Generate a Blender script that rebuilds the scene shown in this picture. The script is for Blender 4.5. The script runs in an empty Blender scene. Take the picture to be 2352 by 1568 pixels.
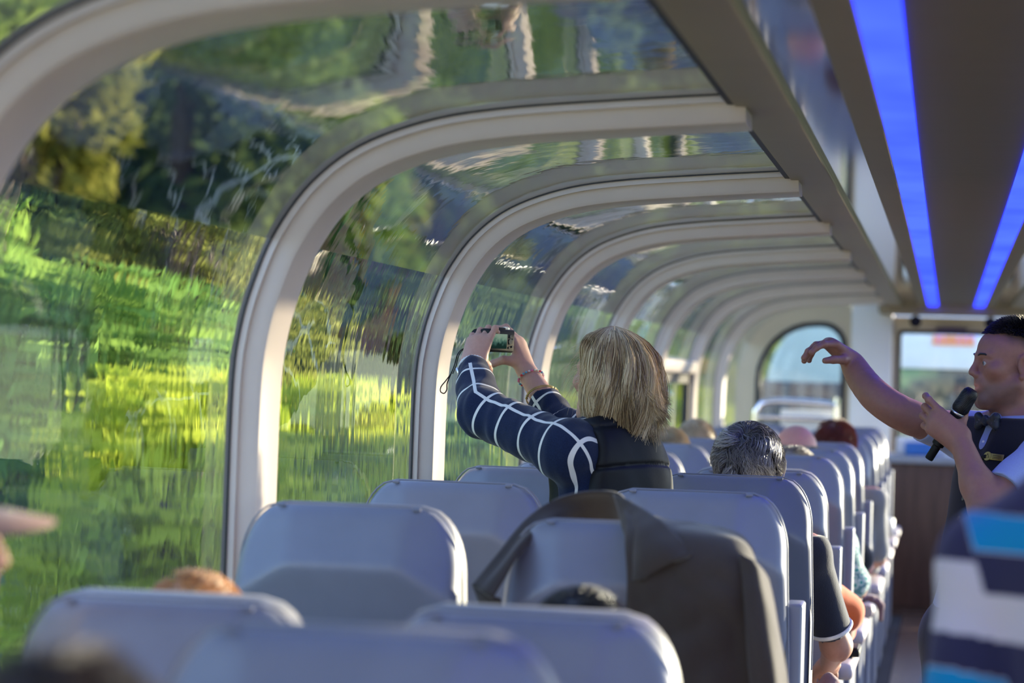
import bpy, math, random
import numpy as np
from math import sin, cos, pi, radians, sqrt, atan, atan2
from mathutils import Vector, Matrix, Euler
random.seed(7); rng = np.random.default_rng(7)
SC = bpy.context.scene; COL = SC.collection

# ------------------------------------------------------------------ camera
FPX, W, H = 5553.0, 2352, 1568
ROLL, YAW, PITCH = .03, atan(1004.5/FPX), atan(76/FPX)
EYE = np.array([0, 0, 1.55])
_f = np.array([-sin(YAW)*cos(PITCH), cos(YAW)*cos(PITCH), sin(PITCH)]); _r0 = np.array([cos(YAW), sin(YAW), 0]); _u0 = np.cross(_r0, _f)
_r = _r0*cos(ROLL) + _u0*sin(ROLL); _u = _u0*cos(ROLL) - _r0*sin(ROLL)
def P(x, y, Y):
    "real point on the plane Y that the photograph shows at pixel x, y"
    d = _f*FPX + _r*(x - W/2) - _u*(y - H/2); return EYE + d*(Y/d[1])
cd = bpy.data.cameras.new('camera'); cam = bpy.data.objects.new('camera', cd); COL.objects.link(cam)
cd.sensor_width = 36; cd.lens = FPX/W*36; cd.clip_start = .05; cd.clip_end = 2000
cam.matrix_world = Matrix(((_r[0], _u[0], -_f[0], EYE[0]), (_r[1], _u[1], -_f[1], EYE[1]), (_r[2], _u[2], -_f[2], EYE[2]), (0, 0, 0, 1)))
cd.dof.use_dof = True; cd.dof.focus_distance = 6.48; cd.dof.aperture_fstop = 2.8
SC.camera = cam
# ------------------------------------------------------------------ light
SUN_AZ, SUN_EL = radians(42), radians(8.5)       # azimuth measured to the right of the direction of travel
wd = bpy.data.worlds.new('sky'); SC.world = wd; wd.use_nodes = True
nt = wd.node_tree; nt.nodes.clear()
sk = nt.nodes.new('ShaderNodeTexSky'); sk.sky_type = 'NISHITA'; sk.sun_disc = False
sk.sun_elevation = radians(38); sk.sun_rotation = SUN_AZ; sk.air_density = 1.0; sk.dust_density = .6; sk.ozone_density = 1.5
bgn = nt.nodes.new('ShaderNodeBackground'); bgn.inputs['Strength'].default_value = .40
out = nt.nodes.new('ShaderNodeOutputWorld')
tn = nt.nodes.new('ShaderNodeMix'); tn.data_type = 'RGBA'; tn.blend_type = 'MULTIPLY'; tn.inputs[0].default_value = 1; tn.inputs[7].default_value = (.93, .93, 1.12, 1)
nt.links.new(sk.outputs[0], tn.inputs[6]); nt.links.new(tn.outputs[2], bgn.inputs[0]); nt.links.new(bgn.outputs[0], out.inputs[0])
sd = bpy.data.lights.new('sun', 'SUN'); sun = bpy.data.objects.new('sun', sd); COL.objects.link(sun)
sd.energy = 13.0; sd.angle = radians(.8); sd.color = (1, .86, .66)
_sv = Vector((sin(SUN_AZ)*cos(SUN_EL), cos(SUN_AZ)*cos(SUN_EL), sin(SUN_EL)))
sun.rotation_euler = _sv.to_track_quat('Z', 'Y').to_euler(); sun.location = (20, 12, 12)
SC.view_settings.view_transform = 'Standard'; SC.view_settings.look = 'None'; SC.view_settings.gamma = 1
SC.view_settings.use_curve_mapping = False; SC.view_settings.exposure = .6
SC.cycles.use_denoising = True; SC.cycles.max_bounces = 14; SC.cycles.transparent_max_bounces = 24
SC.cycles.sample_clamp_indirect = 6

# ------------------------------------------------------------------ helpers
def link(o, parent=None):
    COL.objects.link(o)
    if parent is not None: o.parent = parent
    return o
def tag(o, label=None, cat=None, group=None, kind=None):
    if label: o['label'] = label
    if cat: o['category'] = cat
    if group: o['group'] = group
    if kind: o['kind'] = kind
    return o
def empty(name, loc=(0, 0, 0), rz=0, label=None, cat=None, group=None, parent=None):
    o = bpy.data.objects.new(name, None); o.empty_display_size = .1; link(o, parent)
    o.location = loc; o.rotation_euler = (0, 0, rz); return tag(o, label, cat, group)
def raw(name, V, F, mat, parent=None, smooth=True, attrs=None, quads=None, angle=None):
    me = bpy.data.meshes.new(name)
    if quads is not None:
        V = np.asarray(V, np.float32); Q = np.asarray(quads, np.int32); k = Q.shape[1]
        me.vertices.add(len(V)); me.vertices.foreach_set('co', V.ravel())
        me.loops.add(Q.size); me.loops.foreach_set('vertex_index', Q.ravel())
        me.polygons.add(len(Q)); me.polygons.foreach_set('loop_start', np.arange(0, Q.size, k, dtype=np.int32))
        me.update(calc_edges=True)
    else:
        me.from_pydata([tuple(map(float, v)) for v in V], [], F); me.update()
    me.validate()
    if smooth: me.polygons.foreach_set('use_smooth', [True]*len(me.polygons))
    if angle is not None and smooth: me.set_sharp_from_angle(angle=radians(angle))
    for k_, a in (attrs or {}).items():
        a = np.asarray(a, np.float32)
        if a.ndim == 1:
            at = me.attributes.new(k_, 'FLOAT', 'POINT'); at.data.foreach_set('value', a)
        elif a.shape[1] == 3:
            at = me.attributes.new(k_, 'FLOAT_COLOR', 'POINT'); at.data.foreach_set('color', np.c_[a, np.ones(len(a))].astype(np.float32).ravel())
    if mat: me.materials.append(mat)
    o = bpy.data.objects.new(name, me); link(o, parent); return o
class MB:
    "collects solids and links them as one mesh object"
    def __init__(s): s.V = []; s.F = []
    def add(s, V, F):
        n = len(s.V); s.V += [tuple(v) for v in V]; s.F += [tuple(i + n for i in f) for f in F]; return s
    def box(s, lo, hi, bev=0, M=None):
        (x0, y0, z0), (x1, y1, z1) = lo, hi
        if bev <= 0:
            V = [(x0,y0,z0),(x1,y0,z0),(x1,y1,z0),(x0,y1,z0),(x0,y0,z1),(x1,y0,z1),(x1,y1,z1),(x0,y1,z1)]
            F = [(0,3,2,1),(4,5,6,7),(0,1,5,4),(1,2,6,5),(2,3,7,6),(3,0,4,7)]
        else:
            b = min(bev, (x1-x0)*.49, (y1-y0)*.49, (z1-z0)*.49)
            import bmesh
            bm = bmesh.new(); bmesh.ops.create_cube(bm, size=1)
            for v in bm.verts: v.co = ((x0+x1)/2 + v.co.x*(x1-x0), (y0+y1)/2 + v.co.y*(y1-y0), (z0+z1)/2 + v.co.z*(z1-z0))
            bmesh.ops.bevel(bm, geom=bm.edges[:], offset=b, segments=3, affect='EDGES', profile=.5)
            bm.verts.index_update(); V = [v.co[:] for v in bm.verts]; F = [[v.index for v in f.verts] for f in bm.faces]; bm.free()
        if M is not None: V = [tuple(M @ Vector(v)) for v in V]
        return s.add(V, F)
    def tube(s, pts, rad, n=10, cap=True, flat=1.0):
        pts = [Vector(p) for p in pts]; m = len(pts); rad = [rad]*m if not hasattr(rad, '__len__') else rad
        V = []; F = []; up = None
        for i, p in enumerate(pts):
            t = (pts[min(i+1, m-1)] - pts[max(i-1, 0)]).normalized()
            if up is None:
                up = Vector((0, 0, 1)) if abs(t.z) < .9 else Vector((1, 0, 0))
            a = (up - t*up.dot(t)).normalized(); b = t.cross(a); up = a
            for k in range(n):
                an = 2*pi*k/n; V.append(p + a*cos(an)*rad[i]*flat + b*sin(an)*rad[i])
        for i in range(m-1):
            for k in range(n):
                F.append((i*n+k, i*n+(k+1) % n, (i+1)*n+(k+1) % n, (i+1)*n+k))
        if cap: F.append(tuple(range(n-1, -1, -1))); F.append(tuple((m-1)*n+k for k in range(n)))
        return s.add(V, F)
    def lathe(s, prof, M=None, n=24):
        V = []; F = []
        for r, z in prof:
            for k in range(n): V.append(Vector((r*cos(2*pi*k/n), r*sin(2*pi*k/n), z)))
        for i in range(len(prof)-1):
            for k in range(n): F.append((i*n+k, i*n+(k+1) % n, (i+1)*n+(k+1) % n, (i+1)*n+k))
        F.append(tuple(range(n-1, -1, -1))); F.append(tuple((len(prof)-1)*n+k for k in range(n)))
        if M is not None: V = [M @ v for v in V]
        return s.add(V, F)
    def sweep(s, sect, frames, closed=True):
        "sect: list of 2-D points, frames: list of (origin, axis u, axis v)"
        n = len(sect); V = []; F = []
        for o, a, b in frames:
            for x, y in sect: V.append(Vector(o) + Vector(a)*x + Vector(b)*y)
        m = len(frames)
        for i in range(m-1):
            for k in range(n if closed else n-1): F.append((i*n+k, i*n+(k+1) % n, (i+1)*n+(k+1) % n, (i+1)*n+k))
        if closed: F.append(tuple(range(n-1, -1, -1))); F.append(tuple((m-1)*n+k for k in range(n)))
        return s.add(V, F)
    def build(s, name, mat, parent=None, smooth=True, angle=35): return raw(name, s.V, s.F, mat, parent, smooth, angle=angle)
def grid_mesh(fn, us, vs, closed=False):
    V = [fn(u, v) for v in vs for u in us]; n = len(us); F = []
    for j in range(len(vs)-1):
        for i in range(n-1): F.append((j*n+i, j*n+i+1, (j+1)*n+i+1, (j+1)*n+i))
    return V, F
def bez(pts, n=12):
    "Catmull-Rom through points"
    pts = [Vector(p) for p in pts]; q = [pts[0]*2-pts[1]] + pts + [pts[-1]*2-pts[-2]]; o = []
    for i in range(1, len(q)-2):
        for k in range(n):
            t = k/n; a, b, c, d = q[i-1], q[i], q[i+1], q[i+2]
            o.append(.5*((2*b) + (c-a)*t + (2*a-5*b+4*c-d)*t*t + (3*b-a-3*c+d)*t**3))
    return o + [pts[-1]]
def copy_tree(o, parent=None):
    c = o.copy(); link(c, parent)
    for ch in list(o.children): copy_tree(ch, c)
    return c

# ------------------------------------------------------------------ materials
class NT:
    def __init__(s, name):
        s.m = bpy.data.materials.new(name); s.m.use_nodes = True; s.t = s.m.node_tree; s.t.nodes.clear()
        s.o = s.n('OutputMaterial')
    def n(s, k, **kw):
        nd = s.t.nodes.new('ShaderNode' + k)
        for a, v in kw.items(): setattr(nd, a, v)
        return nd
    def l(s, a, b): s.t.links.new(a, b)
    def math(s, op, a, b=None, c=None):
        nd = s.n('Math', operation=op)
        for i, x in enumerate((a, b, c)):
            if x is None: continue
            if hasattr(x, 'is_output'): s.l(x, nd.inputs[i])
            else: nd.inputs[i].default_value = x
        return nd.outputs[0]
    def mix(s, f, a, b):
        nd = s.n('Mix', data_type='RGBA')
        for i, x in ((0, f), (6, a), (7, b)):
            if hasattr(x, 'is_output'): s.l(x, nd.inputs[i])
            elif i: nd.inputs[i].default_value = (*x, 1) if len(x) == 3 else x
            else: nd.inputs[i].default_value = x
        return nd.outputs[2]
    def noise(s, scale, detail=3, vec=None, rough=.5):
        nd = s.n('TexNoise'); nd.inputs['Scale'].default_value = scale; nd.inputs['Detail'].default_value = detail; nd.inputs['Roughness'].default_value = rough
        if vec is not None: s.l(vec, nd.inputs['Vector'])
        return nd.outputs[0]
    def coord(s, scale=None, which='Object'):
        tc = s.n('TexCoord').outputs[which]
        if scale is None: return tc
        mp = s.n('Mapping'); mp.inputs['Scale'].default_value = scale; s.l(tc, mp.inputs['Vector']); return mp.outputs[0]
    def ramp(s, f, stops, interp='LINEAR'):
        nd = s.n('ValToRGB'); nd.color_ramp.interpolation = interp; e = nd.color_ramp.elements
        while len(e) < len(stops): e.new(.5)
        for x, (p, c) in zip(e, stops): x.position = p; x.color = (*c, 1)
        s.l(f, nd.inputs[0]); return nd.outputs[0]
    def attr(s, name, col=False): return s.n('Attribute', attribute_name=name).outputs[0 if col else 2]
    def bump(s, h, strength=.2, dist=.01):
        nd = s.n('Bump'); nd.inputs['Strength'].default_value = strength; nd.inputs['Distance'].default_value = dist
        s.l(h, nd.inputs['Height']); return nd.outputs[0]
    def bsdf(s, color, rough=.5, metal=0, spec=.5, bump=None, sheen=0, trans=0, coat=0, subs=0, emis=None):
        b = s.n('BsdfPrincipled')
        for k, v in (('Base Color', color), ('Roughness', rough), ('Metallic', metal), ('Specular IOR Level', spec), ('Sheen Weight', sheen), ('Coat Weight', coat), ('Subsurface Weight', subs)):
            if hasattr(v, 'is_output'): s.l(v, b.inputs[k])
            elif k == 'Base Color': b.inputs[k].default_value = (*v, 1)
            else: b.inputs[k].default_value = v
        if subs: b.inputs['Subsurface Radius'].default_value = (1, .35, .2); b.inputs['Subsurface Scale'].default_value = .006
        if bump is not None: s.l(bump, b.inputs['Normal'])
        s.l(b.outputs[0], s.o.inputs[0]); return s.m
def plain(name, c, rough=.5, metal=0, var=.12, scale=30, bump=0, spec=.5, sheen=0, coat=0, bscale=None):
    "one colour with a little procedural variation"
    t = NT(name); co = t.coord(); nz = t.noise(scale, 3, co)
    dark = tuple(x*(1-var) for x in c); lite = tuple(min(1, x*(1+var)) for x in c)
    col = t.ramp(nz, [(.3, dark), (.7, lite)])
    bp = t.bump(t.noise(bscale or scale*8, 4, co), bump, .002) if bump else None
    return t.bsdf(col, rough, metal, spec, bp, sheen, coat=coat)
M = {}
M['rib'] = plain('rib_paint', (.60, .52, .47), .38, var=.03, scale=6)
M['rail'] = plain('rail_paint', (.28, .22, .145), .45, var=.03, scale=5)
M['beam'] = plain('beam_paint', (.25, .19, .13), .5, var=.03, scale=5)
M['gasket'] = plain('black_gasket', (.012, .012, .014), .5)
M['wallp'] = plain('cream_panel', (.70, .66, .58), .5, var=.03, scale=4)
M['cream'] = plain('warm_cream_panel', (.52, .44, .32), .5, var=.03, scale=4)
M['pillar'] = plain('white_panel', (.72, .72, .72), .45, var=.02, scale=4)
M['seat'] = plain('grey_seat_shell', (.20, .21, .265), .34, var=.04, scale=14, bump=.06, bscale=420)
M['cushion'] = plain('pale_seat_leather', (.235, .225, .225), .42, var=.04, scale=14, bump=.08, bscale=300)
M['arm'] = plain('mauve_armrest', (.50, .42, .43), .45, var=.05, scale=20)
M['metal'] = plain('brushed_metal', (.55, .55, .56), .28, metal=1, var=.05)
M['chrome'] = plain('chrome', (.85, .85, .87), .08, metal=1, var=.02)
M['black'] = plain('black_plastic', (.005, .005, .006), .55, spec=.25)
M['gold'] = plain('gold', (.46, .33, .13), .36, metal=1)
M['white'] = plain('white_plastic', (.8, .8, .8), .4)
M['carpet'] = plain('dark_carpet', (.035, .03, .032), .9, var=.3, scale=60, bump=.4)
# ------------------------------------------------------------------ setting
XC = .04                                           # centre line of the carriage
Y0, Y1 = -2.6, 17.6
# dome cross-section on the left, inner face of the glass: sill, side, shoulder, roof
PROF = [(-1.512, .78), (-1.51, 1.2), (-1.507, 1.5), (-1.494, 1.63), (-1.464, 1.742), (-1.42, 1.845), (-1.345, 1.948), (-1.243, 2.026), (-1.10, 2.08), (-.94, 2.108), (-.71, 2.127), (-.43, 2.145)]
def mir(x, s): return x if s < 0 else 2*XC - x
def smooth_prof():
    return [(p.x, p.y) for p in bez([Vector((x, z, 0)) for x, z in PROF], 5)]
SP = smooth_prof()
def struct(o, **k): return tag(o, kind='structure', **k)
def glass(name, tint, bumpy, f0=.085, wavy=0):
    t = NT(name)
    co = t.coord((1, 1, .12)); n1 = t.noise(9, 2, co); n2 = t.noise(2.2, 1, t.coord((1, .35, 1)))
    bp = t.bump(t.math('ADD', t.math('MULTIPLY', n1, .35), n2), bumpy, .05)
    ge = t.n('NewGeometry'); dp = t.n('VectorMath', operation='DOT_PRODUCT')
    t.l(ge.outputs['Incoming'], dp.inputs[0]); t.l(ge.outputs['Normal'], dp.inputs[1])
    c = t.math('SUBTRACT', 1, t.math('ABSOLUTE', dp.outputs['Value'])); p5 = t.math('POWER', c, 5)
    fac = t.math('ADD', f0, t.math('MULTIPLY', p5, 1-f0))
    if wavy:      # moulded pane: bends what lies behind it in upright ripples
        tr = t.n('BsdfRefraction'); tr.inputs['Color'].default_value = (*tint, 1); tr.inputs['IOR'].default_value = 1.03; tr.inputs['Roughness'].default_value = 0
        m1 = t.noise(7, 2, t.coord((1, 1, .10))); m2 = t.noise(24, 1, t.coord((1, 1, .06))); t.l(t.bump(t.math('ADD', m1, t.math('MULTIPLY', m2, .25)), wavy, .05), tr.inputs['Normal'])
    else: tr = t.n('BsdfTransparent'); tr.inputs[0].default_value = (*tint, 1)
    gl = t.n('BsdfGlossy'); gl.inputs['Roughness'].default_value = .0; gl.inputs[0].default_value = (.95, .97, 1, 1); t.l(bp, gl.inputs['Normal'])
    mx = t.n('MixShader'); t.l(fac, mx.inputs[0]); t.l(tr.outputs[0], mx.inputs[1]); t.l(gl.outputs[0], mx.inputs[2]); t.l(mx.outputs[0], t.o.inputs[0]); return t.m
M['glass'] = glass('clear_glass', (.90, .97, .92), .035)
M['wavy'] = glass('rippled_glass', (.92, .98, .92), .035, wavy=.14)
M['tint'] = glass('tinted_glass', (.47, .47, .40), .05, .11)
M['mirror'] = plain('polished_panel', (.42, .42, .50), .06, metal=1, var=.02)

# floor, lower walls
mb = MB(); mb.box((-1.55, Y0, -.06), (1.67, Y1, 0)); struct(mb.build('floor', M['carpet'], smooth=False))
t = NT('aisle_floor'); co = t.coord((14, 1.2, 1)); wv = t.noise(6, 4, co)
M['aisle'] = t.bsdf(t.ramp(wv, [(.3, (.10, .055, .035)), (.7, (.20, .12, .075))]), .35)
mb = MB(); mb.box((-.26, Y0, 0), (.40, Y1, .004)); struct(mb.build('floor_aisle', M['aisle'], smooth=False))
for s, nm in ((-1, 'left'), (1, 'right')):
    mb = MB(); a, b = sorted((mir(-1.56, s), mir(-1.515, s))); mb.box((a, Y0, 0), (b, Y1, .78)); struct(mb.build('wall_' + nm, M['wallp'], smooth=False))
    mb = MB(); a, b = sorted((mir(-1.56, s), mir(-1.44, s))); mb.box((a, Y0, .745), (b, Y1, .785), .012); struct(mb.build('trim_%d' % (1 if s < 0 else 2), M['rib']))
# ribs: swept box section along the profile
RIBS = [3.2 + 1.8*k for k in range(-3, 8)]
RW, RD = .165, .062
def norm2(i):
    a = Vector((*SP[max(i-1, 0)], 0)); b = Vector((*SP[min(i+1, len(SP)-1)], 0)); d = (b-a).normalized(); return (d.y, -d.x)   # inward
def rib(y, s, idx, rd=RD, rw=RW):
    fr = []
    for i, (x, z) in enumerate(SP):
        nx, nz = norm2(i); fr.append(((mir(x, s), y, z), (nx*-s, 0, nz), (0, 1, 0)))
    b = .008
    sect = [(-.01, 0), (rd-.014, 0), (rd-.004, .005), (rd, .016), (rd, rw-.016), (rd-.004, rw-.005), (rd-.014, rw), (-.01, rw)]
    mb = MB(); mb.sweep(sect, fr)
    # slim step moulding along the near edge
    mb.sweep([(-.01, -.012), (.016, -.012), (.016, .002), (-.01, .002)], fr)
    o = struct(mb.build('trim_%d' % idx, M['rib'], angle=40)); 
    g = MB(); g.sweep([(-.012, -.017), (.002, -.017), (.002, -.011), (-.012, -.011)], fr); g.build('gasket', M['gasket'], o)
    return o
k = 10
for y in RIBS:
    for s in (-1, 1): rib(y, s, k); k += 1
# panes between the ribs: clear below, tinted above
def pane(y0, y1, s, idx):
    zc = 1.83; lo = [p for p in SP if p[1] < zc]; hi = [p for p in SP if p[1] >= zc]; hi = [lo[-1]] + hi
    def mk(name, pr, m, par=None):
        V = []; F = []; n = 2
        for x, z in pr: V += [(mir(x, s), y0, z), (mir(x, s), y1, z)]
        for i in range(len(pr)-1):
            f = (2*i, 2*i+1, 2*i+3, 2*i+2); F.append(f[::-1] if s > 0 else f)
        return raw(name, V, F, m, par)
    o = struct(mk('window_%d' % idx, lo, M['wavy'] if s < 0 else M['glass'])); mk('tinted_pane', hi, M['tint'], o)
k = 1
edges = [Y0] + RIBS + [Y1]
for i in range(len(edges)-1):
    a = edges[i] + (RW if i else 0); b = edges[i+1]
    if b - a > .05:
        for s in (-1, 1): pane(a, b, s, k); k += 1
# ceiling: rails, polished strips, slim beams, light strips and the central panel
def strip(name, x0, x1, z0, z1, m, bev=.006, sm=True, s=-1):
    a, b = sorted((mir(x0, s), mir(x1, s))); mb = MB(); mb.box((a, Y0, z0), (b, Y1, z1), bev); return mb.build(name, m, smooth=sm)
for s in (-1, 1):
    struct(strip('trim_%d' % (40 if s < 0 else 41), -.452, -.332, 2.118, 2.22, M['rail'], .006, s=s))
    struct(strip('trim_%d' % (42 if s < 0 else 43), -.468, -.451, 2.122, 2.16, M['gasket'], .003, s=s))
    struct(strip('ceiling_panel_%s' % ('left' if s < 0 else 'right'), -.34, -.21, 2.135, 2.16, M['mirror'], 0, False, s))
    struct(strip('trim_%d' % (44 if s < 0 else 45), -.222, -.155, 2.12, 2.22, M['beam'], .005, s=s))
t = NT('brown_ceiling'); nz = t.noise(3, 4, t.coord((1, 30, 1)))
M['ceil'] = t.bsdf(t.ramp(nz, [(.3, (.17, .122, .085)), (.7, (.19, .138, .098))]), .55)
mb = MB(); mb.box((XC-.147, Y0, 2.13), (XC+.147, Y1, 2.22), .006); struct(mb.build('ceiling', M['ceil']))
mb = MB(); mb.box((-1.6, Y0, 2.22), (1.72, Y1, 2.24)); 
mb2 = MB(); mb2.box((-.5, Y0, 2.22), (.62, Y1, 2.26)); struct(mb2.build('roof', M['rail'], smooth=False))
t = NT('blue_led'); em = t.n('Emission'); nz = t.noise(2.5, 2, t.coord((1, .6, 1)))
t.l(t.ramp(nz, [(.35, (.013, .026, 1)), (.65, (.020, .040, 1))]), em.inputs[0]); em.inputs[1].default_value = 3.6; t.l(em.outputs[0], t.o.inputs[0]); M['led'] = t.m
for s in (-1, 1):
    nm = 'left' if s < 0 else 'right'
    a, b = sorted((mir(-.157, s), mir(-.085, s))); mb = MB(); mb.box((a, -.5, 2.122), (b, Y1-.35, 2.14), .004)
    o = mb.build('led_strip', M['led'])
    tag(o, 'blue glowing ceiling light strip beside the polished reflecting panel, seen whole' if s < 0 else 'blue glowing ceiling light strip cut off by the right edge of the photo', 'light', 'blue ceiling light strips')

# end wall
YW = 17.6
def endpt(x, y): return P(x, y, YW)
def plate(name, outline, hole, y, th, m, parent=None):
    "flat plate in the XZ plane with one hole, both lists with the same count"
    n = len(outline); V = []; F = []
    for yy in (y, y+th):
        for x, z in outline: V.append((x, yy, z))
        for x, z in hole: V.append((x, yy, z))
    for i in range(n):
        j = (i+1) % n
        F += [(i, j, n+j, n+i), (2*n+j, 2*n+i, 3*n+i, 3*n+j), (n+i, n+j, 3*n+j, 3*n+i), (j, i, 2*n+i, 2*n+j)]
    return raw(name, V, F, m, parent, smooth=False)
def ray_out(c, pts, box):
    "project hole points outward from c on to a rectangle"
    o = []
    x0, x1, z0, z1 = box
    for x, z in pts:
        dx, dz = x-c[0], z-c[1]; k = 1e9
        if dx > 1e-6: k = min(k, (x1-c[0])/dx)
        if dx < -1e-6: k = min(k, (x0-c[0])/dx)
        if dz > 1e-6: k = min(k, (z1-c[1])/dz)
        if dz < -1e-6: k = min(k, (z0-c[1])/dz)
        o.append((c[0]+dx*k, c[1]+dz*k))
    return o
def rounded(x0, x1, z0, z1, r, n=8):
    "rounded rectangle, r = radii at (x1,z1), (x0,z1), (x0,z0), (x1,z0)"
    o = []
    for (cx, cz, a0), rr in zip(((x1, z1, 0), (x0, z1, 90), (x0, z0, 180), (x1, z0, 270)), r):
        sx = -1 if a0 in (0, 270) else 1; sz = -1 if a0 in (0, 90) else 1
        for k in range(n+1):
            a = radians(a0 + 90*k/n); o.append((cx + sx*rr + rr*cos(a), cz + sz*rr + rr*sin(a)))
    return o
wx0, wx1 = endpt(1738, 900)[0], endpt(1938, 900)[0]; wz1 = endpt(1850, 742)[2]; wz0 = .85
hole = rounded(wx0, wx1, wz0, wz1, (.16, .42, .05, .05))
c = ((wx0+wx1)/2, 1.35)
box = (-1.55, endpt(1952, 900)[0], 0, 2.12)
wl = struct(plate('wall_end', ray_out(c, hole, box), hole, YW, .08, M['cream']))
# arched filler between the wall plate and the dome
fr = MB(); inner = rounded(wx0+.025, wx1-.025, wz0+.02, wz1-.025, (.145, .40, .04, .04)); outer = rounded(wx0-.012, wx1+.012, wz0, wz1+.012, (.17, .43, .05, .05))
wf = struct(plate('window_40', outer, inner, YW-.015, .05, M['gasket']))
V = [(x, YW+.03, z) for x, z in inner]; raw('pane', V, [tuple(range(len(V)))[::-1]], M['glass'], wf, smooth=False)
px0, px1 = box[1], endpt(2047, 900)[0]
mb = MB(); mb.box((px0, YW-.06, 0), (px1, YW+.08, 2.2), .01); struct(mb.build('trim_50', M['pillar']))
# door bay: cream header, frame and window
dx0, dx1 = endpt(2066, 900)[0], XC + (XC - endpt(2066, 900)[0])
dz1 = endpt(2160, 766)[2]; dz0 = 1.02
hole = rounded(dx0, dx1, dz0, dz1, (.02, .02, .02, .02)); c = ((dx0+dx1)/2, 1.4)
bx = (px1, 2*XC-px1, 0, 2.22)
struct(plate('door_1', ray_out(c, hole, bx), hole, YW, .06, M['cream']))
wf = struct(plate('window_41', rounded(dx0-.02, dx1+.02, dz0-.02, dz1+.02, (.03,)*4), rounded(dx0+.006, dx1-.006, dz0, dz1-.006, (.02,)*4), YW-.012, .03, M['gasket']))
raw('pane', [(dx0, YW+.02, dz0), (dx1, YW+.02, dz0), (dx1, YW+.02, dz1), (dx0, YW+.02, dz1)], [(0, 1, 2, 3)], M['glass'], wf, smooth=False)
# right half of the end wall mirrors the left
V = [(2*XC - v.co.x, v.co.y, v.co.z) for v in wl.data.vertices]; F = [tuple(p.vertices)[::-1] for p in wl.data.polygons]
struct(raw('wall_end_right', V, F, M['cream'], smooth=False))
mb = MB(); mb.box((2*XC-px1, YW-.06, 0), (2*XC-px0, YW+.08, 2.2), .01); struct(mb.build('trim_51', M['pillar']))
mb = MB(); mb.box((-.5, YW-.35, 2.06), (.62, YW, 2.22), .02); struct(mb.build('trim_52', M['rail']))
# round ceiling speakers over the door, and the dark sign case
for q, (px, py) in enumerate(((2103, 738), (2275, 742))):
    p = P(px, py, YW-.36); mb = MB(); mb.lathe([(.0, -.004), (.035, -.004), (.042, .0), (.042, .012)], Matrix.Translation(p) @ Matrix.Rotation(radians(90), 4, 'X'))
    tag(mb.build('ceiling_speaker', M['black']), 'small round dark speaker on the cream header, ' + ('the one nearer the white pillar' if q == 0 else 'above the man with the microphone'), 'speaker', 'dark round speakers above the end door')
p = P(2185, 760, YW-.03); mb = MB(); mb.box((p[0]-.11, YW-.05, p[2]-.022), (p[0]+.11, YW, p[2]+.022), .006)
tag(mb.build('sign_case', plain('dark_violet_case', (.05, .03, .07), .4)), 'narrow dark violet box mounted over the window of the end door', 'sign')
# rear wall behind the camera
mb = MB(); mb.box((-1.56, Y0-.08, 0), (1.68, Y0, 2.25)); struct(mb.build('wall_rear', M['wallp'], smooth=False))
# transom on the fifth bay: a small opening window with a bar across
ya, yb = RIBS[8] + RW - .02, RIBS[9] + .02
mb = MB(); mb.box((-1.525, ya, 1.585), (-1.435, yb, 1.66), .012); o = struct(mb.build('trim_55', M['rib']))
g = MB(); g.box((-1.515, ya+.03, .8), (-1.475, ya+.10, 1.585)); g.box((-1.515, yb-.10, .8), (-1.475, yb-.03, 1.585)); g.box((-1.515, ya+.03, 1.53), (-1.475, yb-.03, 1.59)); struct(g.build('window_42', M['gasket'], smooth=False))
# ------------------------------------------------------------------ seats
def smax(a, b, k=.006): return .5*(a + b + sqrt((a-b)**2 + k*k))
def back_pt(u, v):
    "shell of the back, u -1..1 across, v 0..1 down; the back faces -y"
    zt = .92*(v**1.25); t = min(zt/.15, 1); hw = .138 + .088*sqrt(max(0, 1-(1-t)**2.2)) 
    if zt > .15: hw += .010*min((zt-.15)/.25, 1)
    x = u*hw; ax = abs(x)
    up = -.46*zt; side = -.46*zt + .46*(ax-.115); low = -.053 + .30*(zt-.115); flat = .035
    y = smax(smax(up, side, .003), min(low, flat), .003)
    e = 1-abs(u); rim = .018*max(0, 1-e/.07)**2      # rolled edge
    if zt < .02: y += .014*(1-zt/.02)**2
    return (x, y + rim, 1.285 - zt)
def seat_back(rec):
    "returns matrix for the reclined back"
    piv = Vector((0, .10, .42)); return Matrix.Translation(piv) @ Matrix.Rotation(rec, 4, 'X') @ Matrix.Translation(-piv)
US = [-1, -.985, -.95, -.9, -.82] + list(np.linspace(-.74, .74, 30)) + [.82, .9, .95, .985, 1]
VS = [0, .006, .015, .03] + list(np.linspace(.05, 1, 56))
def rim_loop(inset, y):
    pts = []
    for v in list(np.linspace(1, 0, 40)): 
        p = back_pt(-1, v); pts.append((p[0]+inset, y(p[2]), p[2]-inset*(p[2] > 1.1)))
    for v in list(np.linspace(0, 1, 40)):
        p = back_pt(1, v); pts.append((p[0]-inset, y(p[2]), p[2]-inset*(p[2] > 1.1)))
    return pts
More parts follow.
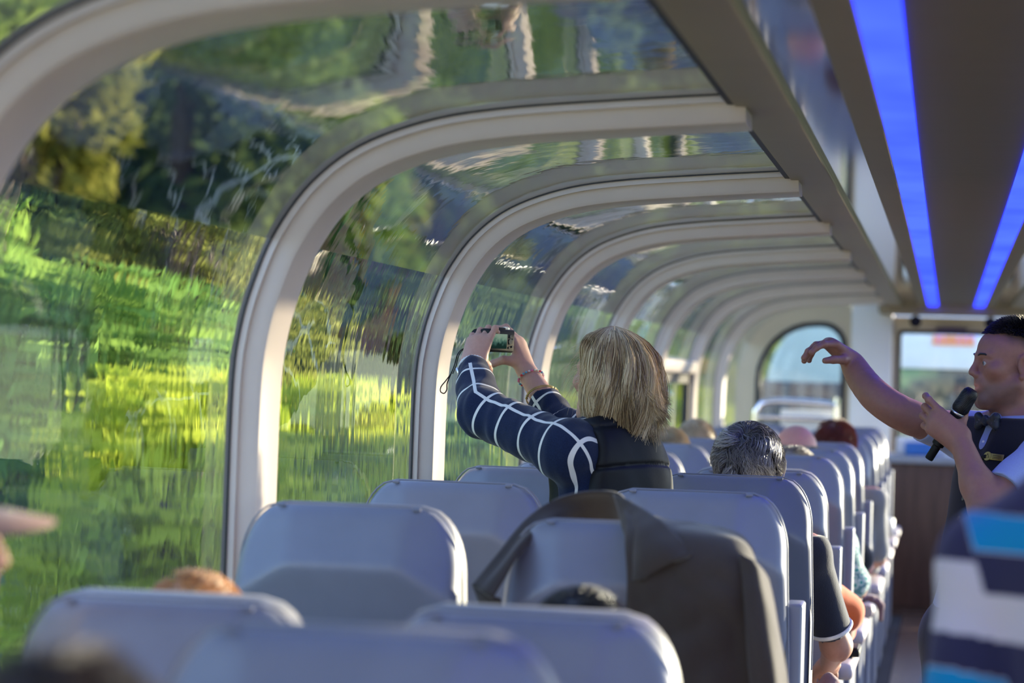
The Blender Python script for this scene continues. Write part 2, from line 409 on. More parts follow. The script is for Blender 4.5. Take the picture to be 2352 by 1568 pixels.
def make_seat(loc, sink, rec, label, group, window, panel=True):
    root = empty('train_seat', loc, 0, label, 'seat', group)
    A = Matrix.Translation((0, 0, sink)) @ seat_back(rec)
    V, F = grid_mesh(back_pt, US, VS); n = len(US); m = len(VS)
    # close the shell towards the cushion
    loop = [j*n for j in range(m-1, -1, -1)] + list(range(1, n)) + [j*n + n-1 for j in range(1, m)]
    k0 = len(V); V = list(V)
    for i in loop: x, y, z = V[i]; V.append((x*.985, max(y, .0)+.034, z-.003))
    for i in range(len(loop)-1): F.append((loop[i], loop[i+1], k0+i+1, k0+i))
    V = [A @ Vector(v) for v in V]
    raw('back_shell', V, F, M['seat'], root, angle=50)
    # upholstered front of the back: thick pad with rounded rim
    rings = [(.004, .03), (.000, .045), (-.003, .075), (.000, .098), (.012, .112), (.05, .12), (.10, .122)]
    L = [[A @ Vector(q) for q in rim_loop(i, lambda z, d=d: d)] for i, d in rings]; V = [p for l in L for p in l]; F = []; q = len(L[0])
    for j in range(len(L)-1):
        for i in range(q-1): F.append((j*q+i, j*q+i+1, (j+1)*q+i+1, (j+1)*q+i))
    j = len(L)-1
    for i in range(q//2-1): F.append((j*q+i, j*q+i+1, j*q+q-2-i, j*q+q-1-i))
    raw('back_cushion', V, F, M['cushion'], root, angle=50)
    # piping between shell and cushion, with the two seam ends on the top edge
    lp = rim_loop(-.003, lambda z: .033); mb = MB(); mb.tube([A @ Vector(p) for p in lp[14:-14]], .0022, 6)
    for sx in (-1, 1): mb.tube([A @ Vector((sx*.138 + d, .012, 1.284)) for d in (-.008, 0, .008)], [.0036, .0046, .0036], 8)
    mb.build('piping', M['seat'], root)
    mb = MB(); mb.box((-.235, .10, .33), (.235, .60, .47), .05); mb.build('seat_cushion', M['cushion'], root)
    mb = MB(); mb.box((-.23, .08, .24), (.23, .58, .34), .02); mb.box((-.06, .2, .03), (.06, .5, .25), .01); mb.box((-.2, .12, .0), (.2, .58, .035), .01); mb.build('seat_base', M['black'], root)
    for s in (-1, 1):
        aisle = (s > 0) != window
        x0, x1 = (.224, .268) if aisle else (.236, .250)
        a, b = sorted((s*x0, s*x1))
        if aisle and panel:
            mb = MB(); mb.box((a, .05, .05), (b, .17, 1.03), .008); mb.build('side_panel', M['seat'], root)
            mb = MB(); mb.box((a, .17, .05), (b, .62, .60), .01); mb.build('arm_panel', M['seat'], root)
        e0, e1 = (.228, .316) if aisle else (.234, .252); a, b = sorted((s*e0, s*e1)); mb = MB(); mb.box((a, .12, .60), (b, .66, .655), .022 if aisle else .007); mb.build('armrest', M['arm'], root)
    return root
XA, XWN = -.59, -1.165
ROWY = {0: 2.52, 1: 3.66, 2: 4.68, 3: 5.68, 4: 6.72, 5: 7.72, 6: 8.80, 7: 9.85, 8: 10.9, 9: 11.95, 10: 13.0, 11: 14.05, 12: 15.1}
REC = {0: 0, 1: 8, 2: 1, 3: 0, 4: 0, 5: 7, 6: 0, 7: 1, 8: 0, 9: 2, 10: 0, 11: 1, 12: 0}
ordn = {0: 'nearest blurred', 1: 'second from the camera', 2: 'third from the camera', 3: 'fourth from the camera', 4: 'fifth from the camera', 5: 'sixth from the camera', 6: 'seventh from the camera', 7: 'eighth from the camera', 8: 'ninth from the camera', 9: 'tenth from the camera', 10: 'eleventh from the camera', 11: 'twelfth from the camera', 12: 'last before the end wall'}
LA = {0: 'big blurred grey seat back filling the bottom of the photo, nearest aisle seat', 1: 'grey aisle seat back just below the dark jacket, black hair showing above it',
      2: 'grey aisle seat with a dark brown jacket draped over its back', 3: 'grey aisle seat right beyond the draped dark jacket', 4: 'grey aisle seat with the grey-haired head rising above it'}
LW = {1: 'grey window seat with orange hair catching light on its top edge', 2: 'grey window seat by the glass, beside the dark jacket', 3: 'grey window seat just in front of the woman holding the camera', 4: 'grey window seat under the raised left elbow of the woman with the camera'}
for r, y in ROWY.items():
    dy = .0
    sink = {0: -.018, 1: -.078, 2: -.018}.get(r, 0)
    a = make_seat((XA - {0: .03, 1: .018, 2: .03}.get(r, 0), y, 0), sink, radians(REC[r]), LA.get(r, 'grey aisle seat, %s in its row' % ordn[r]), 'grey aisle seats', False, r != 4)
    if r > 0: make_seat((XWN + (.015 if r == 1 else 0), y - (.09 if r == 1 else 0), 0), {1: -.072, 2: -.005}.get(r, 0), radians(REC[r]), LW.get(r, 'grey window seat, %s' % ordn[r]), 'grey window seats', True)
# ------------------------------------------------------------------ outside
def leaf_mat(name, c0, c1, tr=.45):
    t = NT(name); col = t.mix(t.attr('leaf'), c0, c1)
    d = t.n('BsdfDiffuse'); t.l(col, d.inputs[0]); s = t.n('BsdfTranslucent'); t.l(col, s.inputs[0])
    mx = t.n('MixShader'); mx.inputs[0].default_value = tr; t.l(d.outputs[0], mx.inputs[1]); t.l(s.outputs[0], mx.inputs[2]); t.l(mx.outputs[0], t.o.inputs[0]); return t.m
LEAF = [leaf_mat('bright_leaf', (.33, .42, .035), (.62, .64, .08)), leaf_mat('green_leaf', (.12, .24, .055), (.28, .40, .075)), leaf_mat('dark_leaf', (.065, .12, .055), (.16, .23, .07)), leaf_mat('olive_leaf', (.18, .21, .045), (.36, .36, .09))]
M['bark'] = plain('bark', (.13, .09, .065), .9, var=.3, scale=12)
def leaves_mesh(pts, size, up=.0):
    n = len(pts); a = rng.normal(size=(n, 3)); a /= np.linalg.norm(a, axis=1)[:, None]; b = rng.normal(size=(n, 3)); b[:, 2] += up; b -= (b*a).sum(1)[:, None]*a; b /= np.linalg.norm(b, axis=1)[:, None]
    s = size*rng.uniform(.6, 1.3, (n, 1)); a = a*s*.42; b = b*s
    V = np.stack([pts - b, pts + a*.9 - b*.15, pts + b, pts - a*.9 - b*.15], 1).reshape(-1, 3)
    Q = np.arange(4*n).reshape(n, 4); lf = np.repeat(rng.random(n), 4); return V, Q, lf
def blob_pts(n, blobs):
    w = np.array([b[3]**2 for b in blobs]); w = w/w.sum(); o = []
    for (x, y, z, r), k in zip(blobs, w):
        m = int(n*k); d = rng.normal(size=(m, 3)); d /= np.linalg.norm(d, axis=1)[:, None]
        rr = r*(.72 + .3*rng.random((m, 1))**.6 + .12*rng.normal(size=(m, 1))); o.append(np.array([x, y, z]) + d*rr*np.array([1, 1, .85]))
    return np.concatenate(o)
def tree_proto(name, h, spread, mat, nleaf, lsize, conifer=False):
    root = bpy.data.objects.new(name, None); COL.objects.link(root); root.empty_display_size = .2
    mb = MB()
    mb.tube([(0, 0, -.3), (.05, .03, h*.3), (-.04, .05, h*.62), (0, 0, h*.9)], [.03*h, .024*h, .014*h, .004*h], 8)
    blobs = []
    if conifer:
        for k in range(26):
            f = k/25; r = spread*(1-f)*.75 + .12; 
            for q in range(4): a = random.random()*6.3; blobs.append((cos(a)*r*.55, sin(a)*r*.55, h*(.14+.86*f), r*.62))
    else:
        for k in range(24):
            a = random.random()*6.28; f = random.random(); r = spread*(.9-.55*abs(f-.35)); rr = random.uniform(.2, .75)*r
            blobs.append((cos(a)*rr, sin(a)*rr, h*(.22+.72*f), spread*random.uniform(.26, .46)))
            if k % 3 == 0: mb.tube([(0, 0, h*(.15+.4*f)), (cos(a)*rr*.5, sin(a)*rr*.5, h*(.2+.6*f)), (cos(a)*rr, sin(a)*rr, h*(.22+.72*f))], [.012*h, .008*h, .003*h], 6)
    mb.build('trunk', M['bark'], root)
    V, Q, lf = leaves_mesh(blob_pts(nleaf, blobs), lsize); raw('crown', V, None, mat, root, False, {'leaf': lf}, Q); return root
def ground_z(x): 
    d = -x - 3; return -1.9 + .05*max(d, 0) + .004*max(d-12, 0)**2
V = []; F = []
xs = [-2.2, -4, -6, -9, -13, -18, -25, -34, -45, -60, -80, -110]; ys = list(range(-20, 330, 10))
for y in ys:
    for x in xs: V.append((x, y, ground_z(x) + random.uniform(-.15, .15)*(1 + abs(x)/12)))
for j in range(len(ys)-1):
    for i in range(len(xs)-1): a = j*len(xs)+i; F.append((a, a+1, a+len(xs)+1, a+len(xs)))
t = NT('meadow_ground'); co = t.coord(); M['meadow'] = t.bsdf(t.ramp(t.noise(.35, 6, co), [(.3, (.05, .10, .02)), (.7, (.16, .23, .04))]), .95)
tag(raw('ground', V, F, M['meadow']), kind='structure')
mb = MB(); mb.box((-400, -60, -2.2), (400, 700, -1.95)); tag(mb.build('ground_plain', M['meadow'], smooth=False), kind='structure')
mb = MB(); mb.box((-2.6, -30, -1.95), (2.7, 260, -1.85)); tag(mb.build('ground_ballast', plain('gravel', (.22, .2, .18), .95, var=.4, scale=20), smooth=False), kind='structure')
P_broad = tree_proto('broadleaf_tree', 9, 3.0, LEAF[1], 9000, .20)
P_dark = tree_proto('shade_tree', 11, 3.3, LEAF[2], 9000, .24)
P_con = tree_proto('conifer_tree', 14, 2.6, LEAF[2], 9000, .24, True)
P_ol = tree_proto('broadleaf_tree', 8, 2.7, LEAF[3], 8000, .20)
P_bush = tree_proto('bush', 2.9, 1.25, LEAF[0], 4200, .11)
P_bush2 = tree_proto('bush', 2.6, 1.15, LEAF[1], 3600, .12)
used = set()
def plant(proto, x, y, sc, label, group, cat='tree'):
    o = proto if proto.name not in used else copy_tree(proto)
    used.add(proto.name); used.add(o.name)
    o.location = (x, y, ground_z(x) if x < 0 else -1.95); o.scale = (sc*random.uniform(.9, 1.15), sc*random.uniform(.9, 1.15), sc); o.rotation_euler = (0, 0, random.random()*6.28)
    tag(o, label, cat, group); return o
KIND = {0: 'mid green leafy tree growing behind the bright bushes beside the track', 1: 'olive yellow tree growing behind the bright bushes beside the track', 2: 'dark green spreading tree growing behind the bright bushes beside the track'}
for i in range(6):
    y = 23 + i*7.8 + random.uniform(-.4, .4); x = -10.6 - .045*y + random.uniform(-.5, .4); k_ = (0, 1, 2)[i % 3]
    plant((P_broad, P_ol, P_dark)[k_], x, y, random.uniform(.9, 1.05), KIND[k_], 'trees along the track')
for i in range(16):
    y = 30 + i*13; x = -23.5 - .05*y - (11 if i % 2 else 0)
    plant(P_con if i % 2 else P_dark, x, y, 1.7 + .065*i, 'tall dark conifer on the slope behind the trackside trees' if i % 2 else 'big dark leafy tree on the slope behind the trackside trees', 'forest on the slope')
for i in range(10):
    y = 72 + i*12.5; x = -9.6 - .022*y
    plant((P_con, P_dark)[i % 2], x, y, 1.6 + .085*i, 'tall dark tree close to the track far ahead, seen through the roof glass', 'tall trees far ahead')
for i in range(14):
    y = 15.5 + i*3.2 + random.uniform(-.2, .2); x = -5.7 - .030*y + random.uniform(-.3, .3)
    b = (P_bush, P_bush, P_bush2)[i % 3]
    plant(b, x, y, random.uniform(.9, 1.15), 'sunlit yellow green bush growing right beside the track' if i % 3 < 2 else 'darker green bush growing right beside the track', 'bushes beside the track', 'bush')
for i in range(7):
    plant((P_broad, P_ol)[i % 2], 26 + random.uniform(-2, 4), 8 + i*7, .55, 'small tree on the far side of the carriage, mirrored in the glass', 'trees on the right of the track')
# tall grass and weed stalks close to the glass: one uncountable mass
n = 5200; yy = rng.uniform(11, 60, n); xx = -2.8 - .020*yy - rng.random(n)*1.0; hh = rng.uniform(1.4, 3.0, n)*(1 - .006*yy); z0 = np.array([ground_z(x) for x in xx])
wv = rng.normal(size=(n, 2))*.12; B = np.stack([xx, yy, z0], 1); w_ = rng.uniform(.012, .03, n)
T = B + np.c_[wv, hh]; s = rng.normal(size=(n, 2)); s /= np.linalg.norm(s, axis=1)[:, None]; S = np.c_[s*w_[:, None], np.zeros(n)]
Mid = B*.45 + T*.55 - np.c_[wv*.25, np.zeros(n)]
V = np.stack([B-S, B+S, Mid+S*.9, Mid-S*.9, T+S*.1, T-S*.1], 1).reshape(-1, 3); i0 = np.arange(n)*6
Q = np.concatenate([np.stack([i0, i0+1, i0+2, i0+3], 1), np.stack([i0+3, i0+2, i0+4, i0+5], 1)])
tag(raw('grass', V, None, LEAF[0], None, False, {'leaf': np.repeat(rng.random(n), 6)}, Q), 'tall sunlit grass and weed stalks growing along the track', 'grass', kind='stuff')

# next carriage, seen through the end windows
nc = empty('railcar', (XC, 20.4, -1.2), 0, 'pale railcar coupled ahead, seen through the end windows, dark ribbed lower end', 'railcar')
t = NT('ribbed_grey'); w_ = t.n('TexWave', wave_type='BANDS', bands_direction='X'); w_.inputs['Scale'].default_value = 2.4; t.l(t.coord(), w_.inputs[0])
M['corr'] = t.bsdf(t.ramp(w_.outputs[0], [(.2, (.045, .05, .06)), (.8, (.13, .13, .125))]), .5, metal=.2)
mb = MB(); mb.box((-1.6, 0, 0), (1.6, 6, 2.78), .06)
for q in range(22): mb.box((-1.55+q*.142, -.035, .2), (-1.55+q*.142+.06, .0, 2.74), .012)
mb.build('lower_body', M['corr'], nc)
sec = [(x, z) for x, z in SP if z > 1.5]; pr = [(x-XC, z+1.2) for x, z in sec]; pr = pr + [(-x, z) for x, z in reversed(pr)]
V = [(x, .02, z) for x, z in pr] + [(x*.97, 6, z) for x, z in pr] ; n = len(pr); F = [tuple(range(n))] + [(i, (i+1) % n, n+(i+1) % n, n+i) for i in range(n)]
raw('dome_end', V, F, plain('pale_teal_panel', (.36, .49, .50), .25, var=.08, scale=2), nc, False)
mb = MB(); mb.box((-.62, -.06, 2.9), (.66, .0, 3.5), .01); mb.build('white_fascia', plain('fascia', (.74, .80, .86), .4, var=.06, scale=6), nc)
p = P(2190, 782, 20.3); mb = MB(); mb.box((p[0]-XC-.17, -.075, p[2]+1.2-.04), (p[0]-XC+.17, -.055, p[2]+1.2+.04)); mb.build('orange_strip', plain('orange_paint', (.85, .30, .12), .5), nc)
t = NT('dark_glass_painted_reflection'); gm = t.bsdf(t.ramp(t.noise(2.6, 2, t.coord()), [(.40, (.018, .030, .034)), (.55, (.05, .085, .06)), (.68, (.16, .28, .10))]), .15)  # green blotches in the colour imitate greenery reflected in the dark glass
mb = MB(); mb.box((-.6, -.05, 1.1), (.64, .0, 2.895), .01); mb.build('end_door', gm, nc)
# ------------------------------------------------------------------ bodies: smooth-blended volumes meshed as one skin
def v3(*a): return np.array(a, float) if len(a) > 1 else np.array(a[0], float)
def unit(a): a = np.asarray(a, float); return a/np.linalg.norm(a)
class Vol:
    def __init__(s): s.p = []
    def rc(s, a, b, ra, rb=None, k=.012, op=1): s.p.append(('c', v3(a), v3(b), ra, ra if rb is None else rb, k, op)); return s
    def chain(s, pts, rad, k=.012):
        for i in range(len(pts)-1): s.rc(pts[i], pts[i+1], rad[i], rad[i+1], k)
        return s
    def el(s, c, r, R=None, k=.012, op=1): s.p.append(('e', v3(c), v3(r), np.eye(3) if R is None else np.asarray(R), None, k, op)); return s
    def plane(s, o, n, k=.003): s.p.append(('p', v3(o), unit(n), None, None, k, 0)); return s       # cuts away the side n points to
    def cuff(s, o, n, r=.085, t=.05):
        "opens a sleeve at o, across direction n"
        n = unit(n); a = unit(np.cross(n, (.31, .2, .93))); b = np.cross(n, a); s.el(v3(o) + n*t, (r, r, t), np.stack([a, b, n], 1), .003, -1); return s
    def join(s, o): s.p += o.p; return s
def _pd(p, X):
    if p[0] == 'c':
        a, b, ra, rb = p[1:5]; ab = b-a; L = ab @ ab
        t = np.clip(((X-a) @ ab)/max(L, 1e-12), 0, 1); return np.linalg.norm(X - a - t[..., None]*ab, axis=-1) - (ra + (rb-ra)*t)
    if p[0] == 'e':
        q = (X - p[1]) @ p[3]; r = p[2]; k0 = np.linalg.norm(q/r, axis=-1); k1 = np.linalg.norm(q/(r*r), axis=-1)
        return np.where(k1 > 1e-9, k0*(k0-1)/np.maximum(k1, 1e-9), -r.min())
    return (X - p[1]) @ p[2]
def mesh_vol(vol, h, disp=None):
    "block-sparse surface nets"
    pr = vol.p; lo = np.full(3, 1e9); hi = -lo
    for p in pr:
        if p[6] != 1: continue
        if p[0] == 'c': r = max(p[3], p[4]); lo = np.minimum(lo, np.minimum(p[1], p[2])-r); hi = np.maximum(hi, np.maximum(p[1], p[2])+r)
        else: r = p[2].max(); lo = np.minimum(lo, p[1]-r); hi = np.maximum(hi, p[1]+r)
    lo -= 3*h; hi += 3*h; n = 8; B = n*h; nb = np.ceil((hi-lo)/B).astype(int)
    bi = np.stack(np.meshgrid(*[np.arange(k) for k in nb], indexing='ij'), -1).reshape(-1, 3)
    C = lo + (bi+.5)*B; br = B*.87; near = np.full(len(C), 1e3)
    pd = []
    for p in pr:
        d = _pd(p, C); pd.append(d)
        if p[6] == 1: near = np.minimum(near, d)
    act = (near < br*1.25 + .02) & (near > -br*2 - .05)
    # keep blocks that only planes or cuts can open up too
    if any(p[6] != 1 for p in pr):
        cut = np.zeros(len(C), bool)
        for p, d in zip(pr, pd):
            if p[6] != 1: cut |= np.abs(d) < br*1.6 + .02
        act |= cut & (near < br*1.25 + .02)
    bi = bi[act]; pd = [d[act] for d in pd]; m = n+1
    off = np.stack(np.meshgrid(*[np.arange(m)]*3, indexing='ij'), -1).reshape(-1, 3)
    D = np.full((len(bi), m**3), .2, np.float64); step = 4000
    for s0 in range(0, len(bi), step):
        sl = slice(s0, s0+step); X = lo + (bi[sl][:, None, :]*n + off[None])*h; Ds = D[sl]
        for p, d in zip(pr, pd):
            k = p[5]
            ix = np.where(d[sl] > -br*1.3-k)[0] if p[6] == 0 else np.where(d[sl] < br*1.7 + k + .04)[0]
            if not len(ix): continue
            q = _pd(p, X[ix])
            if p[6] == 1:
                a = Ds[ix]; hh = np.clip(.5+.5*(q-a)/k, 0, 1); Ds[ix] = q + (a-q)*hh - k*hh*(1-hh)
            else:
                a = Ds[ix]; q = -q if p[6] == -1 else q
                hh = np.clip(.5-.5*(q-a)/k, 0, 1); Ds[ix] = q + (a-q)*hh + k*hh*(1-hh)
        if disp is not None:
            Ds += disp(X.reshape(-1, 3)).reshape(Ds.shape)
        D[sl] = Ds
    D = D.reshape(-1, m, m, m); S = D < 0
    cs = [(i, j, k) for i in (0, 1) for j in (0, 1) for k in (0, 1)]
    cnt = sum(S[:, i:i+n, j:j+n, k:k+n].astype(np.int8) for i, j, k in cs); b, x, y, z = np.where((cnt > 0) & (cnt < 8))
    g = bi[b]*n + np.stack([x, y, z], 1); dims = nb*n + 2; gid = (g[:, 0]*dims[1] + g[:, 1])*dims[2] + g[:, 2]
    acc = np.zeros((len(b), 3)); num = np.zeros(len(b))
    for c0 in cs:
        for ax in range(3):
            if c0[ax]: continue
            c1 = list(c0); c1[ax] = 1
            d0 = D[b, x+c0[0], y+c0[1], z+c0[2]]; d1 = D[b, x+c1[0], y+c1[1], z+c1[2]]; cr = (d0 < 0) != (d1 < 0)
            t = np.where(cr, d0/np.where(np.abs(d0-d1) < 1e-12, 1, d0-d1), 0); pt = np.array(c0, float)[None].repeat(len(b), 0); pt[:, ax] += t
            acc[cr] += pt[cr]; num[cr] += 1
    V = lo + (g + acc/num[:, None])*h
    o = np.argsort(gid); sg = gid[o]
    Q = []
    for ax in range(3):
        u, w = (ax+1) % 3, (ax+2) % 3
        s0 = S[:, :n, :n, :n]; sh = [slice(0, n)]*3; sh[ax] = slice(1, n+1); s1 = S[:, sh[0], sh[1], sh[2]]
        b2, x2, y2, z2 = np.where(s0 != s1); g2 = bi[b2]*n + np.stack([x2, y2, z2], 1); ids = []
        for du, dw in ((0, 0), (1, 0), (1, 1), (0, 1)):
            q = g2.copy(); q[:, u] -= du; q[:, w] -= dw; ids.append((q[:, 0]*dims[1] + q[:, 1])*dims[2] + q[:, 2])
        ids = np.stack(ids, 1); pos = np.searchsorted(sg, ids); pos = np.minimum(pos, len(sg)-1); ok = (sg[pos] == ids).all(1)
        q = o[pos]; flip = ~s0[b2, x2, y2, z2]; q[flip] = q[flip][:, ::-1]; Q.append(q[ok])
    return V, np.concatenate(Q)
def body(name, vol, h, mat, parent=None, attrs=None, disp=None):
    V, Q = mesh_vol(vol, h, disp); A = {k: f(V) for k, f in (attrs or {}).items()}
    o = raw(name, V, None, mat, parent, True, A, Q); return o
def frame(fwd, up=(0, 0, 1)):
    "columns: right-hand x, back y, up z for a head or trunk that faces fwd"
    y = -unit(fwd); z = v3(up) - y*(v3(up) @ y); z = unit(z); x = np.cross(y, z); return np.stack([x, y, z], 1)
class Loc:
    "places local points: centre, frame, scale"
    def __init__(s, c, R, k=1.0): s.c = v3(c); s.R = R; s.k = k
    def __call__(s, *p): return s.c + s.R @ (v3(*p)*s.k)
    def inv(s, X): return ((X - s.c) @ s.R)/s.k
def head_vol(L, vol, neck_to=None, jaw=1.0, female=False):
    s = L.k; R = L.R
    e = lambda c, r, k=.012, op=1, Rl=None: vol.el(L(c), np.array(r)*s, R if Rl is None else R @ Rl, k*s, op)
    c = lambda a, b, ra, rb, k=.01, op=1: vol.rc(L(a), L(b), ra*s, rb*s, k*s, op)
    e((0, .018, .035), (.076, .094, .083), .02); e((0, -.025, -.015), (.064, .066, .09), .03); e((0, .045, -.02), (.062, .06, .06), .03)
    e((0, -.045, -.075), (.044*jaw, .042, .034), .03); c((-.012, -.081, -.100), (.012, -.081, -.100), .015*jaw, .015*jaw, .02)
    e((0, -.028, .046), (.058, .058, .046), .03); e((0, -.085, -.050), (.026, .014, .022), .02)
    for q in (-1, 1):
        c((q*.056*jaw, .0, -.055), (q*.018, -.07, -.098), .02, .017, .025)
        e((q*.046, -.060, -.014), (.024, .022, .020), .02); c((q*.012, -.0885, .0245), (q*.046, -.072, .026), .009, .008, .014)
        e((q*.0095, -.0985, -.026), (.0075, .0095, .0070), .006)
        e((q*.033, -.099, .005), (.018, .016, .0105), .012, -1)
        e((q*.0315, -.0765, .005), (.0148, .0145, .0135), .004); e((q*.0345, -.0940, .0045), (.0145, .0120, .0056), .0015, -1)
        e((q*.0785, .012, -.002), (.008, .020, .032), .006); e((q*.086, .004, .0), (.006, .010, .018), .004, -1); c((q*.082, .014, -.03), (q*.08, .004, -.034), .008, .008, .006)
    c((0, -.088, .026), (0, -.1065, -.012), .0080, .0078, .012); c((0, -.1055, -.012), (0, -.1105, -.0195), .0085, .0090, .007); c((0, -.096, -.028), (0, -.095, -.044), .006, .006, .012)
    c((-.018, -.0885, -.0535), (.018, -.0885, -.0535), .005, .005, .006); c((-.008, -.0955, -.052), (.008, -.0955, -.052), .0055, .0055, .006)
    c((-.016, -.089, -.0655), (.016, -.089, -.0655), .006, .006, .006); c((-.006, -.0935, -.066), (.006, -.0935, -.066), .0065, .0065, .006)
    c((-.019, -.099, -.0592), (.019, -.099, -.0592), .0018, .0018, .003, -1)
    if neck_to is not None:
        r = .050 if female else .058
        vol.rc(L(0, .028, -.06), neck_to, r*s, (r+.010)*s, .03*s); vol.rc(L(0, .0, -.07), neck_to, r*s*.8, r*s, .03*s)
    return vol
def head_col(L, base, lips=(.55, .22, .18), blush=.0, beard=None, scalp=None):
    base = v3(*base)
    def f(V):
        q = L.inv(V); C = np.tile(base, (len(V), 1)); near = np.clip((.165 - np.linalg.norm(q, axis=1))/.02, 0, 1)
        def put(w, col): 
            nonlocal C
            w = w*near; C = C*(1-w[:, None]) + np.array(col)*w[:, None]
        g = lambda c, r: np.exp(-(((q - np.array(c))/np.array(r))**2).sum(1))
        for s in (-1, 1):
            put(blush*g((s*.05, -.06, -.03), (.03, .04, .03)), (base[0]*1.0, base[1]*.55, base[2]*.5))
            put(.45*g((s*.08, .01, 0), (.015, .03, .04)), (base[0]*1.0, base[1]*.7, base[2]*.65))
        put(np.clip(1.3*g((0, -.1, -.059), (.024, .02, .010)), 0, 1), lips)
        if beard is not None:
            z = np.clip((-.032 - q[:, 2])/.03, 0, 1)*np.clip((.02 - q[:, 1])/.03, 0, 1)*np.clip((q[:, 2] + .125)/.02, 0, 1)
            side = np.clip((np.abs(q[:, 0])-.052)/.01, 0, 1)*np.clip((q[:, 1]+.026)/.02 + np.clip((-.035-q[:, 2])/.015, 0, 1), 0, 1)*np.clip((.0 - q[:, 1])/.03+.6, 0, 1)*np.clip((.035-q[:, 2])/.03, 0, 1)*np.clip((q[:, 2]+.125)/.02, 0, 1)*np.clip((.02-q[:, 1])/.02, 0, 1)
            mouth = g((0, -.1, -.059), (.022, .02, .009)); put(np.clip(np.maximum(z*.6, side*.40)-mouth, 0, .7), beard)
        if scalp is not None:
            line = .055 + .35*np.clip(-(q[:, 1]+.03), 0, .06) - .9*np.clip(q[:, 1]-.0, 0, .09); line = np.where(np.abs(q[:, 0]) > .045, np.minimum(line, .045 + .9*np.clip(-(q[:, 1]+.02), 0, .04) - .9*np.clip(q[:, 1]+.0, 0, .09)), line)
            w = np.clip((q[:, 2]-line)/.03, 0, 1)*(np.clip((q[:, 1]+.060)/.03, 0, 1)); put(w*.85, scalp)
        return C
    return f
def skin_mat(name):
    t = NT(name); co = t.coord(); c = t.attr('col', True); nz = t.noise(90, 3, co)
    hsv = t.n('HueSaturation'); t.l(c, hsv.inputs['Color']); t.l(t.math('ADD', .88, t.math('MULTIPLY', nz, .24)), hsv.inputs['Value'])
    return t.bsdf(hsv.outputs[0], .5, spec=.4, bump=t.bump(t.noise(380, 2, co), .12, .002), subs=.25)
M['skin'] = skin_mat('skin')
def eyes(L, parent, iris=(.10, .16, .20)):
    t = NT('eye'); 
    m = t.bsdf(t.ramp(t.attr('front'), [(.0, (.42, .39, .38)), (.86, iris), (.965, (.01, .01, .01))], 'CONSTANT'), .1)
    for q in (-1, 1):
        V = []; F = []; at = []; c = L(q*.0315, -.0765, .005)
        for i in range(9):
            th = pi*i/8
            for j in range(14):
                ph = 2*pi*j/14; p = np.array([sin(th)*cos(ph), -cos(th), sin(th)*sin(ph)]); V.append(c + L.R @ (p*.0132*L.k)); at.append(-p[1])
        for i in range(8):
            for j in range(14): F.append((i*14+j, i*14+(j+1) % 14, (i+1)*14+(j+1) % 14, (i+1)*14+j))
        o = raw('eye', V, F, m, parent, True, {'front': np.array(at)}); o.matrix_parent_inverse = Matrix.Translation(parent.location).inverted()
def hand_vol(vol, wrist, f, n, t, curls, thumb, k=1.0, spread=(.10, .03, -.04, -.12)):
    "f towards the fingers, n where the palm faces, t the thumb side; thumb = three directions in (f, n, t)"
    f = unit(f); n = unit(n - f*(v3(n) @ f)); t = unit(t - f*(v3(t) @ f) - n*(v3(t) @ n)); w = v3(wrist); tips = []
    base = ((.086, .028), (.092, .009), (.088, -.010), (.079, -.027)); Ls = ((.044, .026, .021), (.048, .030, .022), (.044, .028, .021), (.034, .021, .019))
    for i in range(4):
        b = w + (f*base[i][0] + t*base[i][1] - n*.002)*k
        vol.rc(w + (f*.004 + t*base[i][1]*.75)*k, b, .0165*k, .0118*k, .014*k)
        d = unit(f + t*spread[i]); p = b; a = 0; r = (.0104, .0094, .0085, .0072) if i < 3 else (.0092, .0083, .0075, .0064)
        for q in range(3):
            a += radians(curls[i][q]); dd = d*cos(a) + n*sin(a); e = p + dd*Ls[i][q]*k
            vol.rc(p, e, r[q]*k, r[q+1]*k, .004*k); vol.el(e - dd*.0*k, (r[q+1]*1.07*k,)*3, None, .003*k); p = e
        tips.append(p)
    vol.rc(w + (f*.03)*k, w + (f*.075)*k, .020*k, .016*k, .02*k)
    p = w + (f*.022 + t*.022 + n*.006)*k
    for q, (d, l, r0, r1) in enumerate(zip(thumb, (.044, .033, .028), (.0165, .0120, .0108), (.0125, .0110, .0085))):
        dd = unit(f*d[0] + n*d[1] + t*d[2]); e = p + dd*l*k; vol.rc(p, e, r0*k, r1*k, (.014 if q == 0 else .005)*k); p = e
    return tips + [p]
# hair ---------------------------------------------------------------
def hair_mat(name, stops, rough=.38):
    t = NT(name); c = t.ramp(t.attr('tone'), stops)
    return t.bsdf(c, rough, spec=.6, sheen=.0, coat=0)
def strands_mesh(paths, width, tone):
    "paths (n, m, 3) to three-sided tapered tubes"
    n, m, _ = paths.shape; T = np.gradient(paths, axis=1); T /= np.linalg.norm(T, axis=2)[..., None] + 1e-9
    ref = np.array([.3, .5, .81]); A = np.cross(T, ref); A /= np.linalg.norm(A, axis=2)[..., None] + 1e-9; Bv = np.cross(T, A)
    tp = (1 - .75*np.linspace(0, 1, m)**3)[None, :, None]*np.asarray(width).reshape(-1, 1, 1)
    V = np.stack([paths + (A*cos(a) + Bv*sin(a))*tp for a in (0, 2.09, 4.19)], 2).reshape(-1, 3)
    i0 = (np.arange(n)[:, None, None]*m + np.arange(m-1)[None, :, None])*3; k = np.arange(3)[None, None]
    k2 = (k+1) % 3; Q = np.stack([i0+k, i0+k2, i0+3+k2, i0+3+k], -1).reshape(-1, 4)
    return V, Q, np.repeat(tone, m*3)
